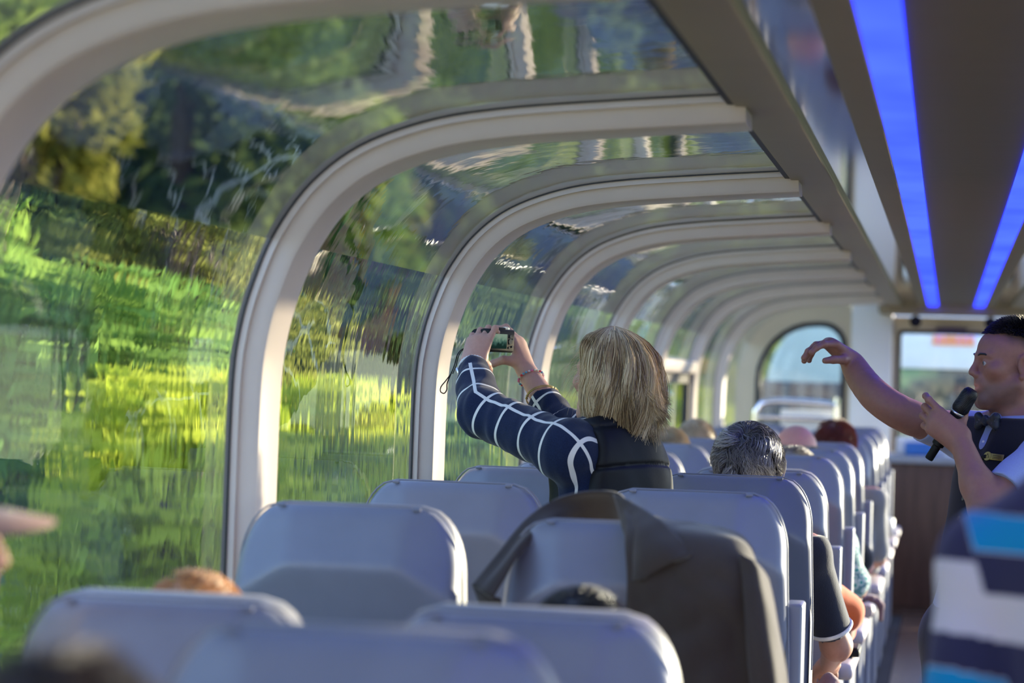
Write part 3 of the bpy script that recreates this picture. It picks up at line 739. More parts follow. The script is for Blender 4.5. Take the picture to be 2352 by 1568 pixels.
def short_hair(name, L, n, length, mat, parent, region, crown=(.01, .07, .105), lift=.35, curl=.3, grav=.3, width=.0009, seg=9, offs=.0, cl=90, shell=.14):
    c = np.array([0, .018, .035]); r = np.array([.078, .096, .085])
    d = rng.normal(size=(n*4, 3)); d /= np.linalg.norm(d, axis=1)[:, None]; p = c + d*r; p = p[region(p)][:n]; n = len(p)
    cd_ = rng.normal(size=(cl, 3)); cd_ /= np.linalg.norm(cd_, axis=1)[:, None]; dn = (p-c)/r; ci = (dn @ cd_.T).argmax(1)
    cw = rng.normal(size=(cl, 3)); ph = rng.random(cl)*6.3; tone = np.clip(rng.random(cl)[ci]*.7 + rng.random(n)*.35, 0, 1)
    nrm = (p-c)/(r*r); nrm /= np.linalg.norm(nrm, axis=1)[:, None]; away = p - np.array(crown); away -= nrm*(away*nrm).sum(1)[:, None]; away /= np.linalg.norm(away, axis=1)[:, None] + 1e-6
    side = np.cross(nrm, away); P_ = [p - nrm*.003]; dr = away*(1-lift) + nrm*lift + cw[ci]*.25*curl; ln = length*rng.uniform(.7, 1.15, n)
    q = P_[0]
    for s in range(seg-1):
        f = s/(seg-1); nn = (q-c)/(r*r); nn /= np.linalg.norm(nn, axis=1)[:, None]
        dd = dr + np.array([0, 0, -grav])*f + side*(np.sin(ph[ci] + f*5)*curl)[:, None] + rng.normal(size=(n, 3))*.08
        dd /= np.linalg.norm(dd, axis=1)[:, None]; q = q + dd*(ln/(seg-1))[:, None]
        k0 = np.linalg.norm((q-c)/r, axis=1); lim = 1 + (.02 + offs + .10*f*lift); bad = k0 < lim; q[bad] = c + (q[bad]-c)*(lim/k0[bad])[:, None]; top = lim + shell*(.5 + tone); big = k0 > top; q[big] = c + (q[big]-c)*(top[big]/k0[big])[:, None]; P_.append(q)
    paths = np.stack(P_, 1); paths = L.c + (paths*L.k) @ L.R.T
    V, Q, tn = strands_mesh(paths, np.full(n, width), tone)
    # scalp-hugging under layer so no skin shows between strands
    us = np.linspace(0, 2*pi, 49); vs = np.linspace(0, pi, 33); G = np.array([[np.array([sin(b)*cos(a), sin(b)*sin(a), cos(b)]) for a in us] for b in vs])
    g = c + G*r*1.025; ok = region(c + G.reshape(-1, 3)*r).reshape(G.shape[:2]); gv = (L.c + (g.reshape(-1, 3)*L.k) @ L.R.T); k0 = len(V); F = []
    for i in range(len(vs)-1):
        for j in range(len(us)-1):
            if ok[i, j] and ok[i+1, j] and ok[i, j+1] and ok[i+1, j+1]: a = k0 + i*49 + j; F.append((a, a+49, a+50, a+1))
    V = np.concatenate([V, gv]); tn = np.concatenate([tn, np.full(len(gv), .25)]); Q = np.concatenate([Q, np.array(F, int).reshape(-1, 4)])
    return raw(name, V, None, mat, parent, True, {'tone': tn}, Q)
def fabric(name, c, scale=260, rough=.85, var=.12, bump=.25, sheen=.3):
    t = NT(name); co = t.coord(); a = t.noise(scale, 2, co); b = t.noise(7, 3, co)
    col = t.ramp(t.math('ADD', t.math('MULTIPLY', a, .5), t.math('MULTIPLY', b, .5)), [(.35, tuple(x*(1-var) for x in c)), (.65, tuple(min(1, x*(1+var)) for x in c))])
    return t.bsdf(col, rough, sheen=sheen, spec=.25, bump=t.bump(a, bump, .002))
def wrinkles(amp, freq, seed):
    r = np.random.default_rng(seed); K = r.normal(size=(6, 3))*freq; ph = r.random(6)*6.3
    def f(X):
        d = np.zeros(len(X))
        for k, p in zip(K, ph): d += np.sin(X @ k + p + 1.3*np.sin(X @ K[0]*.5 + p))
        return d*amp/6
    return f
# ------------------------------------------------------------------ the woman photographing through the glass
def arm_attrs(S, E_, Wr, u1, u2, pitch, off=0.0):
    S, E_, Wr = v3(S), v3(E_), v3(Wr)
    def f(V):
        res = []
        for a, b, u, t0 in ((S, E_, u1, 0), (E_, Wr, u2, np.linalg.norm(E_-S))):
            ab = b-a; L = np.linalg.norm(ab); d = ab/L; t = (V-a) @ d; tc = np.clip(t, -.2 if t0 == 0 else 0, L if t0 == 0 else L+.2); q = V - a - tc[:, None]*d
            w = unit(np.cross(d, v3(u))); res.append((np.linalg.norm(q, axis=1), t0 + tc, q @ w))
        m = res[0][0] < res[1][0]
        return np.where(m, res[0][1], res[1][1]), np.where(m, res[0][2], res[1][2])
    return f
t = NT('navy_knit_white_check')
ln = t.math('LESS_THAN', t.math('ABSOLUTE', t.attr('lat')), .0046)
fr = t.math('FRACT', t.math('DIVIDE', t.math('ADD', t.attr('along'), .02), .088)); rg = t.math('LESS_THAN', t.math('ABSOLUTE', t.math('SUBTRACT', fr, .5)), .046)
ok = t.math('GREATER_THAN', t.attr('free'), .5)
msk = t.math('MULTIPLY', t.math('MAXIMUM', ln, rg), ok); nz = t.noise(420, 2, t.coord()); rib_ = t.n('TexWave'); rib_.inputs['Scale'].default_value = 60; t.l(t.coord(), rib_.inputs[0])
M['check'] = t.bsdf(t.mix(msk, t.ramp(nz, [(.3, (.005, .010, .034)), (.7, (.010, .020, .062))]), (.72, .70, .66)), .9, spec=.2, bump=t.bump(nz, .25, .002), sheen=.15)
M['vest'] = fabric('dark_navy_quilted_nylon', (.0045, .005, .008), 120, .55, .2, .1, .0)
M['trouser'] = fabric('dark_trousers', (.02, .022, .03))
M['shoe'] = plain('dark_shoes', (.02, .018, .018), .5)

wY = 6.3
wom = empty('person', P(1400, 1160, 6.25)*np.array([1, 1, 0]), 0, 'blonde woman in navy checked sweater and dark vest raising a camera to the glass', 'person')
def keep(o, root):
    "child keeps its world place"
    o.parent = root; o.matrix_parent_inverse = Matrix.Translation(root.location).inverted(); return o
TF = frame((-.85, .53, 0)); TL = Loc(P(1405, 1060, 6.28), TF)
hz = P(1400, 872, wY); HL = Loc(hz, frame((-.71, .70, .08), (0.03, 0, 1)), 1.0)
lS, lE, lW = P(1303, 1035, 6.14), P(1108, 948, 6.32), P(1084, 838, 6.50)
rS, rE, rW = P(1400, 1010, 6.46), P(1292, 985, 6.58), P(1207, 848, 6.72)
ground = lambda p: v3(p[0], p[1], 0)
tc = TL(0, 0, 0); hipL, hipR = TL(.09, .01, -.42), TL(-.09, .01, -.42); hipL[2] = hipR[2] = .88
def torso(vol, g):
    vol.el(TL(0, .005, -.10), (.165+g, .105+g, .22+g), TF, .05); vol.el(TL(0, -.01, -.30), (.145+g, .105+g, .2+g), TF, .05); vol.el(TL(0, .01, -.47), (.17+g, .125+g, .17+g), TF, .05)
    vol.rc(TL(0, .0, .045), lS, .065+g, .066+g, .05); vol.rc(TL(0, .0, .045), rS, .065+g, .062+g, .05)
sk = Vol(); torso(sk, 0); head_vol(HL, sk, TL(0, .02, .04), female=True)
sk.rc(lS, lE, .052, .043, .03).rc(lE, lW, .041, .029, .03).rc(rS, rE, .05, .042, .03).rc(rE, rW, .041, .0285, .03)
for h_, q in ((hipL, .0), (hipR, .0)):
    kn = h_*np.array([1, 1, 0]) + v3(0, 0, .48); sk.rc(h_, kn, .085, .058, .04).rc(kn, ground(h_) + v3(0, 0, .09), .056, .04, .03)
# hands
lf = unit(P(1103, 776, 6.545) - lW); ltips = hand_vol(sk, lW, lf, (.12, .99, .0), (.98, -.14, .05), ((2, 84, 24), (20, 76, 40), (25, 80, 40), (32, 80, 40)), ((.25, .95, .1), (.2, .96, -.1), (.2, .96, -.1)), .96, (.16, .02, -.07, -.16))
rf = unit(P(1186, 775, 6.735) - rW); rtips = hand_vol(sk, rW, rf, (-.93, .30, .12), (-.28, -.95, .0), ((18, 52, 42), (24, 58, 40), (30, 58, 40), (36, 58, 40)), ((.30, .55, .62), (.02, .96, .12), (-.08, .97, .0)), .98)
W0 = wom
bd = body('body', sk, .0042, M['skin'], None, {'col': head_col(HL, (.50, .275, .205), blush=.35)}); keep(bd, wom); eyes(HL, wom)
# sweater: trunk and two sleeves
sw = Vol(); torso(sw, .010); sw.rc(lS, lE, .071, .064, .035).rc(lE, lE*.45+lW*.55, .060, .051, .03).rc(lE*.45+lW*.55, lW*.93+lE*.07, .050, .041, .02)
sw.rc(rS, rE, .066, .056, .03).rc(rE, rE*.48+rW*.52, .055, .046, .02)
for a, b, f, r in ((lS, lE, .35, .069), (lS, lE, .62, .068), (lS, lE, .85, .066), (lE, lW, .18, .060), (lE, lW, .42, .054)):
    c = a*(1-f)+b*f; d = unit(b-a); n_ = unit(np.cross(d, v3(.4, -.7, .6))); sw.rc(c - n_*.03 + d*.012, c + n_*.03 - d*.012, r-.028, r-.030, .012)
sw.cuff(lW*.90 + lE*.10, lW-lE, .075, .04); sw.cuff(rE*.54+rW*.46, rW-rE, .075, .04)
Nl = np.cross(lW-lE, lE-lS); Nr = np.cross(rW-rE, rE-rS); Nl = Nl*np.sign(Nl[2]); Nr = Nr*np.sign(Nr[2])
la = arm_attrs(lS, lE, lW, Nl, Nl, .088); ra = arm_attrs(rS, rE, rW, Nr, Nr, .088)
def which(V): 
    dl = np.minimum(*[np.linalg.norm(V - a - np.clip(((V-a) @ (b-a))/((b-a) @ (b-a)), 0, 1)[:, None]*(b-a), axis=1) for a, b in ((lS, lE), (lE, lW))])
    dr = np.minimum(*[np.linalg.norm(V - a - np.clip(((V-a) @ (b-a))/((b-a) @ (b-a)), 0, 1)[:, None]*(b-a), axis=1) for a, b in ((rS, rE), (rE, rW))]); return dl < dr
lenL = np.linalg.norm(lE-lS) + np.linalg.norm(lW-lE)
keep(body('sweater', sw, .0042, M['check'], None, {'along': lambda V: np.where(which(V), la(V)[0], ra(V)[0]), 'lat': lambda V: np.where(which(V), la(V)[1], ra(V)[1]), 'free': lambda V: np.where(which(V), (la(V)[0] < lenL-.055), (ra(V)[0] < .34))*1.0}, wrinkles(.0065, 34, 3)), wom)
# quilted vest with stand collar
ve = Vol(); torso(ve, .030); ve.rc(TL(0, .01, .05), TL(0, -.015, .105), .085, .074, .02); ve.plane(TL(0, 0, .112), TF @ v3(0, -.25, 1), .006); ve.plane(TL(0, 0, -.47), (0, 0, -1))
ve.plane(TL(.150, 0, 0), TF @ v3(1, .02, .10), .02); ve.plane(TL(-.155, 0, 0), TF @ v3(-1, .0, .10), .02)
def quilt(X):
    q = TL.inv(X); z = q[:, 2] + .35*q[:, 0]**2 - .10*np.abs(q[:, 1]); f = np.abs((z/.105 + .62) % 1 - .5); return .0055*np.exp(-((f)/.045)**2) + wr(X)
wr = wrinkles(.0035, 30, 8)
keep(body('vest', ve, .005, M['vest'], None, None, quilt), wom)
tr = Vol(); 
for h_ in (hipL, hipR):
    kn = h_*np.array([1, 1, 0]) + v3(0, 0, .48); tr.rc(h_, kn, .10, .072, .05).rc(kn, ground(h_) + v3(0, 0, .06), .07, .06, .03)
tr.el(TL(0, .01, -.47), (.185, .14, .15), TF, .05); keep(body('trousers', tr, .009, M['trouser']), wom)
sh = Vol()
for h_ in (hipL, hipR): g_ = ground(h_); sh.rc(g_ + v3(.03, -.02, .04), g_ + v3(-.12, .09, .03), .042, .034, .02)
sh.plane((0, 0, .003), (0, 0, -1)); keep(body('shoes', sh, .008, M['shoe']), wom)
# bob of blonde hair
def bob(L, n, m, parent):
    zs = np.array([.142, .132, .112, .078, .03, -.02, -.07, -.12, -.17, -.21]); rs = np.array([.006, .042, .076, .101, .115, .123, .124, .116, .100, .078])
    K = 150; c0 = rng.normal(size=K); c1 = rng.random(K)*6.3; c2 = rng.random(K); c3 = rng.normal(size=K); cth = np.sort(rng.uniform(-1, 1, K)); c4 = rng.random(K)
    ci = rng.integers(0, K, n); a0 = radians(78); th = a0 + (cth[ci]*.5+.5)*(2*pi-2*a0) + rng.normal(size=n)*.05
    th = np.clip(th, a0*.92, 2*pi-a0*.92); back = .5*(1-np.cos(th)); layer = c4[ci]
    zend = -.080 - .115*back**1.2 + np.abs(rng.normal(size=n))*.034 - .020 + c0[ci]*.018
    zend = np.where(layer < .38, zend*(.35 + .9*layer) + .015, zend); s = np.linspace(0, 1, m)[None]
    st = np.where(layer > .8, .05, 0)[:, None]; z = .1415 - st*.4 + (zend[:, None]-.1415 + st*.4)*s**1.12
    lay = np.where(layer < .38, 1.0 + .04*layer, .90 + .10*layer) + rng.normal(size=n)*.02; lay = np.where(rng.random(n) < .035, lay + rng.uniform(.02, .09, n), lay)
    R = np.interp(-z, -zs, rs)*lay[:, None]; R += (c0[ci][:, None]*.004 + .0065*np.sin(c1[ci][:, None] + s*6.5))*np.minimum(s*2.2, 1)
    tt = th[:, None] + (.14*np.sin(c1[ci][:, None]*1.7 + s*5.0)*(.3 + .7*s) + c3[ci][:, None]*.07*s + rng.normal(size=(n, 1))*.03)*np.minimum(s*1.5, 1)
    tt = tt + .28*np.sin(th)[:, None]*(s-.2)*(back[:, None] < .8)*np.where(np.sin(th) > 0, 1, 1)[:, None]*.5
    fl = np.clip((s-.74)/.26, 0, 1)**2; R += fl*(.034*np.exp(-((th-radians(200))/.45)**2))[:, None] - fl*(.020*(1-np.exp(-((th-radians(205))/.7)**2)))[:, None]
    z = z + fl*(.018*np.exp(-((th-radians(205))/.62)**2))[:, None]
    hug = 1 - .26*np.clip((a0 + .75 - np.minimum(th, 2*pi-th))/.75, 0, 1)[:, None]*np.clip((s-.15)/.4, 0, 1); R = R*hug
    x = R*np.sin(tt)*.98 + .010*(1-s)**2; y = .020 - R*np.cos(tt)*1.08 - .008*(1-s)**1.5
    pth = np.stack([x, y, z + 0*x], 2)
    # loose wisps round the forehead and crown
    k = 110; a = radians(1)*rng.uniform(62, 100, k)*rng.choice([-1, 1], k); z0 = rng.uniform(-.03, .115, k); r0 = np.interp(-z0, -zs, rs)*rng.uniform(.78, .92, k)
    q0 = np.stack([r0*np.sin(a), .012 - r0*np.cos(a), z0], 1); d = np.stack([np.sin(a)*.45, -.55 + 0*a, .25*rng.normal(size=k)], 1)
    ss = np.linspace(0, 1, m)[None, :, None]; ln = rng.uniform(.02, .06, k)[:, None, None]; w = q0[:, None] + d[:, None]*ln*ss + np.array([0, 0, -1])*(ss**2)*ln*rng.uniform(.5, 1.9, k)[:, None, None] + rng.normal(size=(k, 1, 3))*.010*ss
    pth = np.concatenate([pth, w]); tone = np.concatenate([np.clip(c2[ci]*.8 + rng.normal(size=n)*.12 + .1, 0, 1), rng.uniform(.6, 1, k)]); wd_ = np.concatenate([rng.uniform(.0006, .0012, n), np.full(k, .0005)])
    pth = L.c + (pth*L.k) @ L.R.T
    V, Q, tn = strands_mesh(pth, wd_, tone)
    us = np.linspace(a0*1.06, 2*pi-a0*1.06, 60); vz = np.linspace(.139, -.15, 40); g = []
    for zz in vz:
        for a in us:
            ze = -.065 - .100*(.5*(1-cos(a)))**1.2; z_ = max(zz, ze); r_ = np.interp(-z_, -zs, rs)*.82; hg = 1 - .26*min(max((a0 + .75 - min(a, 2*pi-a))/.75, 0), 1)*min(max((.139-z_)/.12, 0), 1); g.append((r_*hg*sin(a)*.98 + .008, .014 - r_*hg*cos(a)*1.08, z_))
    gv = L.c + (np.array(g)*L.k) @ L.R.T; k0 = len(V); F = [(k0+j*60+i, k0+j*60+60+i, k0+j*60+61+i, k0+j*60+i+1) for j in range(39) for i in range(59)]
    V = np.concatenate([V, gv]); Q = np.concatenate([Q, np.array(F)]); tn = np.concatenate([tn, np.full(len(gv), .10)])
    return raw('hair', V, None, M['blonde'], parent, True, {'tone': tn}, Q)
M['blonde'] = hair_mat('ash_blonde_hair', [(0, (.10, .060, .028)), (.25, (.28, .185, .090)), (.55, (.54, .40, .22)), (1, (.80, .66, .44))], .30)
hb = bob(HL, 8200, 20, None); keep(hb, wom)
# jewellery and watch
def ring_pts(c, ax, r, n=30, sq=1.0):
    ax = unit(ax); a = unit(np.cross(ax, (.3, .9, .1))); b = np.cross(ax, a); return [v3(c) + a*r*cos(2*pi*i/n) + b*r*sin(2*pi*i/n)*sq for i in range(n)]
M['strap'] = plain('white_watch_strap', (.62, .62, .64), .4)
c = lW*.94 + lE*.06; mb = MB(); rp = ring_pts(c, lW-lE, .037); ax = unit(lW-lE)
for i in range(30):
    mb.tube([rp[i] - ax*.007, rp[i] + ax*.007], .0022, 6)
mb.tube(rp + rp[:1], .0045, 8, False); o = mb.build('watch', M['strap']); keep(o, wom)
w_ = unit(P(1052, 858, 6.48) - c); mb = MB(); Mx = Matrix.Translation(Vector(c + w_*.038)) @ Vector(w_).to_track_quat('Z', 'Y').to_matrix().to_4x4()
mb.lathe([(.0, -.003), (.017, -.003), (.018, .002), (.016, .006), (0, .006)], Mx, 20); d_ = mb.build('watch_case', M['metal'], o); d_.matrix_parent_inverse = Matrix.Identity(4)
c = rW*.85 + rE*.15; ax = unit(rW-rE + v3(.03, 0, .05)); rp = ring_pts(c, ax, .036, 26); cols = {'red': (.65, .03, .05), 'pink': (.75, .15, .30), 'blue': (.10, .38, .55), 'cream': (.75, .70, .45), 'pearl': (.7, .6, .6)}
br = MB(); br.tube(rp + rp[:1], .0012, 5, False); o = br.build('bead_bracelet', plain('bracelet_cord', (.5, .1, .15), .6)); keep(o, wom)
bm_ = {nm: plain(nm + '_bead', cols[nm], .25, coat=.4) for nm in cols}
for i in range(26):
    nm = list(cols)[(i*7 + 3*(i//4)) % 5]; b = MB(); b.lathe([(0, -.0032), (.0028, -.0022), (.0040, 0), (.0028, .0022), (0, .0032)], Matrix.Translation(Vector(rp[i])), 8)
    q = b.build('bead', bm_[nm]); q.parent = o; tag(q, nm + ' bead')
c = rE*.47 + rW*.53; ax = unit(rW-rE + v3(.06, 0, .02)); rp = ring_pts(c, ax, .046, 30); mb = MB(); mb.tube(rp + rp[:1], .0018, 8, False); rp2 = ring_pts(c + ax*.005, ax, .0455, 30); mb.tube(rp2 + rp2[:1], .0014, 8, False)
for i in (4, 5, 14, 15): mb.lathe([(0, -.004), (.004, -.002), (.004, .002), (0, .004)], Matrix.Translation(Vector(rp[i])), 10)
keep(mb.build('gold_bangle', M['gold']), wom)

# compact camera in her hands: local x across the back, y lens axis, z up
cc = P(1143, 781, 6.60); Ld = unit((-.86, .50, .05)); CX = unit(np.cross(Ld, (0, 0, 1))); CZ = np.cross(CX, Ld)
CM = Matrix(((CX[0], Ld[0], CZ[0], 0), (CX[1], Ld[1], CZ[1], 0), (CX[2], Ld[2], CZ[2], 0), (0, 0, 0, 1)))
ca = empty('camera', cc, 0, 'compact black zoom camera held up in both hands of the blonde woman', 'camera'); ca.rotation_euler = CM.to_euler()
mb = MB(); mb.box((-.054, -.017, -.033), (.054, .017, .031), .006); mb.box((-.054, -.010, -.030), (-.030, .026, .029), .008); mb.box((-.02, -.012, .028), (.018, .012, .036), .003); mb.build('camera_body', M['black'], ca)
mb = MB(); mb.lathe([(0, .014), (.0285, .014), (.0285, .032), (.0255, .034), (.0255, .062), (.0275, .064), (.0275, .080), (.0225, .080), (.020, .074), (0, .074)], Matrix.Rotation(radians(-90), 4, 'X'), 28); mb.build('lens', M['black'], ca)
mb = MB(); mb.box((-.050, -.0185, -.028), (.022, -.016, .022), .001); sc_ = mb.build('screen_bezel', M['black'], ca)
t = NT('camera_screen'); co = t.coord(); sp = t.n('SeparateXYZ'); t.l(co, sp.inputs[0]); nz = t.noise(90, 4, co)
hh = t.math('ADD', sp.outputs[2], t.math('MULTIPLY', t.math('SUBTRACT', nz, .5), .03)); em = t.n('Emission'); t.l(t.ramp(t.math('MULTIPLY_ADD', hh, 22, .5), [(.2, (.01, .03, .025)), (.38, (.05, .12, .10)), (.55, (.16, .27, .20)), (.8, (.24, .34, .26))]), em.inputs[0]); em.inputs[1].default_value = .55; t.l(em.outputs[0], t.o.inputs[0])
mb = MB(); mb.box((-.045, -.0192, -.022), (.018, -.0184, .018)); mb.build('screen', t.m, sc_, False)
mb = MB()
for a, b, r in ((.034, .012, .0045), (.044, .004, .003), (.034, -.002, .0075), (.044, -.016, .003), (.030, -.019, .003)): mb.lathe([(0, 0), (r, 0), (r, .002), (0, .002)], Matrix.Translation((a, -.017, b)) @ Matrix.Rotation(radians(90), 4, 'X'), 14)
mb.build('back_buttons', plain('dark_grey_button', (.04, .04, .045), .3), ca)
mb = MB(); mb.lathe([(0, 0), (.009, 0), (.009, .006), (.0, .007)], Matrix.Translation((.032, 0, .031)), 18); mb.lathe([(0, 0), (.0065, 0), (.006, .005), (0, .005)], Matrix.Translation((.046, .006, .031)), 18); mb.build('top_dials', M['metal'], ca)
# wrist strap hanging from the body
Ci = Matrix.LocRotScale(Vector(cc), CM.to_euler(), None).inverted()
st = [P(1066, 800, 6.60), P(1052, 812, 6.56), P(1044, 838, 6.54), P(1036, 858, 6.53)]; loop = [P(1036, 858, 6.53), P(1024, 874, 6.53), P(1013, 888, 6.53), P(1012, 899, 6.53), P(1020, 903, 6.535), P(1026, 895, 6.54), P(1027, 880, 6.54), P(1035, 860, 6.535)]
mb = MB(); mb.tube([Ci @ p for p in bez([P(1100, 790, 6.62)] + st, 6)], .0016, 8); mb.tube([Ci @ (p + Vector((.004, .003, 0))) for p in bez([P(1100, 790, 6.62)] + st, 6)], .0014, 8); mb.tube([Ci @ p for p in bez(loop, 6)], .0017, 8); mb.build('wrist_strap', M['black'], ca)
# ------------------------------------------------------------------ the steward with the microphone
def sdf(vol, X):
    D = np.full(len(X), .5)
    for p in vol.p:
        q = _pd(p, X); k = p[5]
        if p[6] == 1: hh = np.clip(.5+.5*(q-D)/k, 0, 1); D = q + (D-q)*hh - k*hh*(1-hh)
        else: q = -q if p[6] == -1 else q; hh = np.clip(.5-.5*(q-D)/k, 0, 1); D = q + (D-q)*hh + k*hh*(1-hh)
    return D
def on_body(vol, x, y, Y, lift=.0):
    "point on the garment under pixel x, y and the surface direction there"
    a = P(x, y, Y-.6); b = P(x, y, Y+.6); t_ = np.linspace(0, 1, 900); X = a + (b-a)*t_[:, None]; d = sdf(vol, X); i = int(np.argmax(d < lift)); p = X[i]
    g = np.array([sdf(vol, (p+e)[None])[0] - sdf(vol, (p-e)[None])[0] for e in np.eye(3)*.004]); return p, unit(g)
def patch_frame(p, n, up=(0, 0, 1)):
    z = unit(n); x = unit(np.cross(up, z)); y = np.cross(z, x); return Matrix(((x[0], y[0], z[0], p[0]), (x[1], y[1], z[1], p[1]), (x[2], y[2], z[2], p[2]), (0, 0, 0, 1)))
root = empty('person', P(2345, 1100, 6.7)*np.array([1, 1, 0]), 0, 'steward in black vest and bow tie speaking into a microphone, arm outstretched', 'person')
TF = frame((-.81, -.58, .20)); TL = Loc(P(2340, 972, 6.72), TF); HL = Loc(P(2323, 838, 6.70), frame((-.95, -.28, -.03), (-.02, 0, 1)), 1.0)
rS, rE, rW = P(2218, 1000, 6.87), P(2038, 928, 6.72), P(1953, 826, 6.89)
lS, lE, lW = TL(.185, .0, -.055), P(2266, 1168, 6.40), P(2206, 1012, 6.50)
def torso(vol, g):
    vol.el(TL(0, .01, -.17), (.172+g, .112+g, .23+g), TF, .05); vol.el(TL(0, .0, -.38), (.150+g, .108+g, .2+g), TF, .05); vol.el(TL(0, .01, -.56), (.165+g, .118+g, .15+g), TF, .05)
    for q in (lS, rS): vol.rc(TL(0, .01, -.02), q, .058+g, .058+g, .05)
hips = [TL(q*.09, .01, -.62) for q in (1, -1)]
sk = Vol(); torso(sk, 0); head_vol(HL, sk, TL(0, .0, .0), jaw=1.08)
ac = bez([rW, P(1983, 876, 6.83), P(2026, 921, 6.75), P(2096, 960, 6.76), rS], 3); ar = np.interp(np.linspace(0, 1, len(ac)), [0, .2, .42, .55, .8, 1], [.0285, .035, .0405, .0405, .045, .052]); sk.chain([v3(*p) for p in ac], list(ar), .02); sk.rc(lS, lE, .052, .043, .03).rc(lE, lE*.65+lW*.35, .043, .040, .03).rc(lE*.65+lW*.35, lW, .040, .029, .03)
for h_ in hips:
    kn = h_*np.array([1, 1, 0]) + v3(0, 0, .50); sk.rc(h_, kn, .085, .058, .04).rc(kn, ground(h_) + v3(0, 0, .09), .056, .042, .03)
hand_vol(sk, rW, unit(P(1906, 790, 6.84)-rW), (-.35, -.15, -.92), (.0, -.97, .2), ((30, 22, 16), (40, 26, 18), (48, 28, 18), (54, 30, 18)), ((.72, .45, .55), (.86, .50, .10), (.80, .60, .0)), 1.02, (.14, .03, -.05, -.14))
mf = unit((-.80, .10, .60)); mt = unit((.55, -.02, .83)); hand_vol(sk, lW, mf, (.05, 1, .05), mt, ((6, 50, 36), (40, 92, 55), (46, 92, 55), (52, 92, 55)), ((.30, .75, .60), (.35, .70, .62), (.5, .6, .6)), 1.02)
keep(body('body', sk, .0031, M['skin'], None, {'col': head_col(HL, (.31, .15, .11), blush=.15, beard=(.11, .065, .05), scalp=(.10, .065, .055))}), root)
eyes(HL, root, (.12, .14, .15))
M['shirt'] = fabric('pale_blue_shirt', (.30, .36, .58), 300, .8, .06, .1, .1)
sh_ = Vol(); torso(sh_, .010); sh_.rc(rS, rS*.40+rE*.60, .064, .064, .03); sh_.rc(lS, lS*.2+lE*.8, .066, .064, .03)
sh_.cuff(rS*.50+rE*.50, rE-rS, .095, .05); sh_.cuff(lS*.30+lE*.70, lE-lS, .09, .05); sh_.rc(TL(0, .018, .0), TL(0, .008, .035), .073, .068, .01); sh_.plane(TL(0, 0, .035), TF @ v3(0, -.42, 1), .003); sh_.plane(TL(0, 0, -.6), (0, 0, -1))
keep(body('shirt', sh_, .005, M['shirt'], None, None, wrinkles(.0035, 32, 12)), root)
cb = Vol(); p0 = TL(0, -.055, .016)
for q in (-1, 1): cb.rc(TL(q*.006, -.074, .012), TL(q*.040, -.072, -.022), .010, .006, .01).rc(TL(q*.040, -.072, -.022), TL(q*.062, -.03, .02), .007, .007, .012)
keep(body('collar', cb, .003, M['shirt']), root)
ve = Vol(); torso(ve, .020); ve.rc(TL(0, -.175, .06), TL(0, -.185, -.26), .112, .030, .008, -1); ve.plane(TL(0, .02, .028), TF @ v3(0, -.3, 1), .008); ve.plane(TL(.145, 0, 0), TF @ v3(1, 0, .16), .012); ve.plane(TL(-.145, 0, 0), TF @ v3(-1, 0, .16), .012)
ve.plane(TL(0, -.05, -.47), TF @ v3(0, -.25, -1), .004)
M['wvest'] = fabric('black_vest', (.010, .010, .016), 260, .8, .2, .1, .1)
keep(body('vest', ve, .0045, M['wvest'], None, None, wrinkles(.0025, 30, 15)), root)
mb = MB()
for i in range(4):
    c = TL(-.012, -.145, -.235 - .055*i); n_ = TF @ v3(0, -1, 0); X = c + n_*np.linspace(.06, -.08, 300)[:, None]; c = X[int(np.argmax(sdf(ve, X) < .0015))]
    mb.lathe([(0, -.001), (.0065, -.001), (.0065, .0015), (.005, .0025), (0, .002)], patch_frame(c, n_), 14)
keep(mb.build('vest_buttons', plain('dark_button', (.05, .05, .055), .3)), root)
mb = MB()
for z_ in (-.075, -.13):
    c = TL(0, -.145, z_); n_ = TF @ v3(0, -1, 0); X = c + n_*np.linspace(.06, -.08, 300)[:, None]; c = X[int(np.argmax(sdf(sh_, X) < .0012))]; mb.lathe([(0, -.001), (.0055, -.001), (.0055, .0012), (0, .0016)], patch_frame(c, n_), 14)
keep(mb.build('shirt_buttons', M['white']), root)
# bow tie
t = NT('bow_tie_print'); vo = t.n('TexVoronoi'); vo.inputs['Scale'].default_value = 95; t.l(t.coord(), vo.inputs['Vector']); M['bow'] = t.bsdf(t.ramp(vo.outputs['Distance'], [(.0, (.14, .10, .07)), (.16, (.05, .065, .10)), (.26, (.016, .022, .036))], 'CONSTANT'), .5)
bc = TL(0, -.104, -.016); bt = Vol(); X_ = TF @ v3(.86, 0, 0); Zz = v3(0, 0, .86); Yf = TF @ v3(0, -1, 0)
for q in (-1, 1):
    bt.rc(bc + X_*q*.010, bc + X_*q*.046 + Zz*.014, .008, .0105, .006).rc(bc + X_*q*.010, bc + X_*q*.046 - Zz*.016, .008, .0105, .006).rc(bc + X_*q*.046 + Zz*.014, bc + X_*q*.046 - Zz*.016, .0095, .0095, .006)
bt.rc(bc + Zz*.008 + Yf*.006, bc - Zz*.008 + Yf*.006, .0085, .0085, .002)
keep(body('bow_tie', bt, .0024, M['bow']), root)
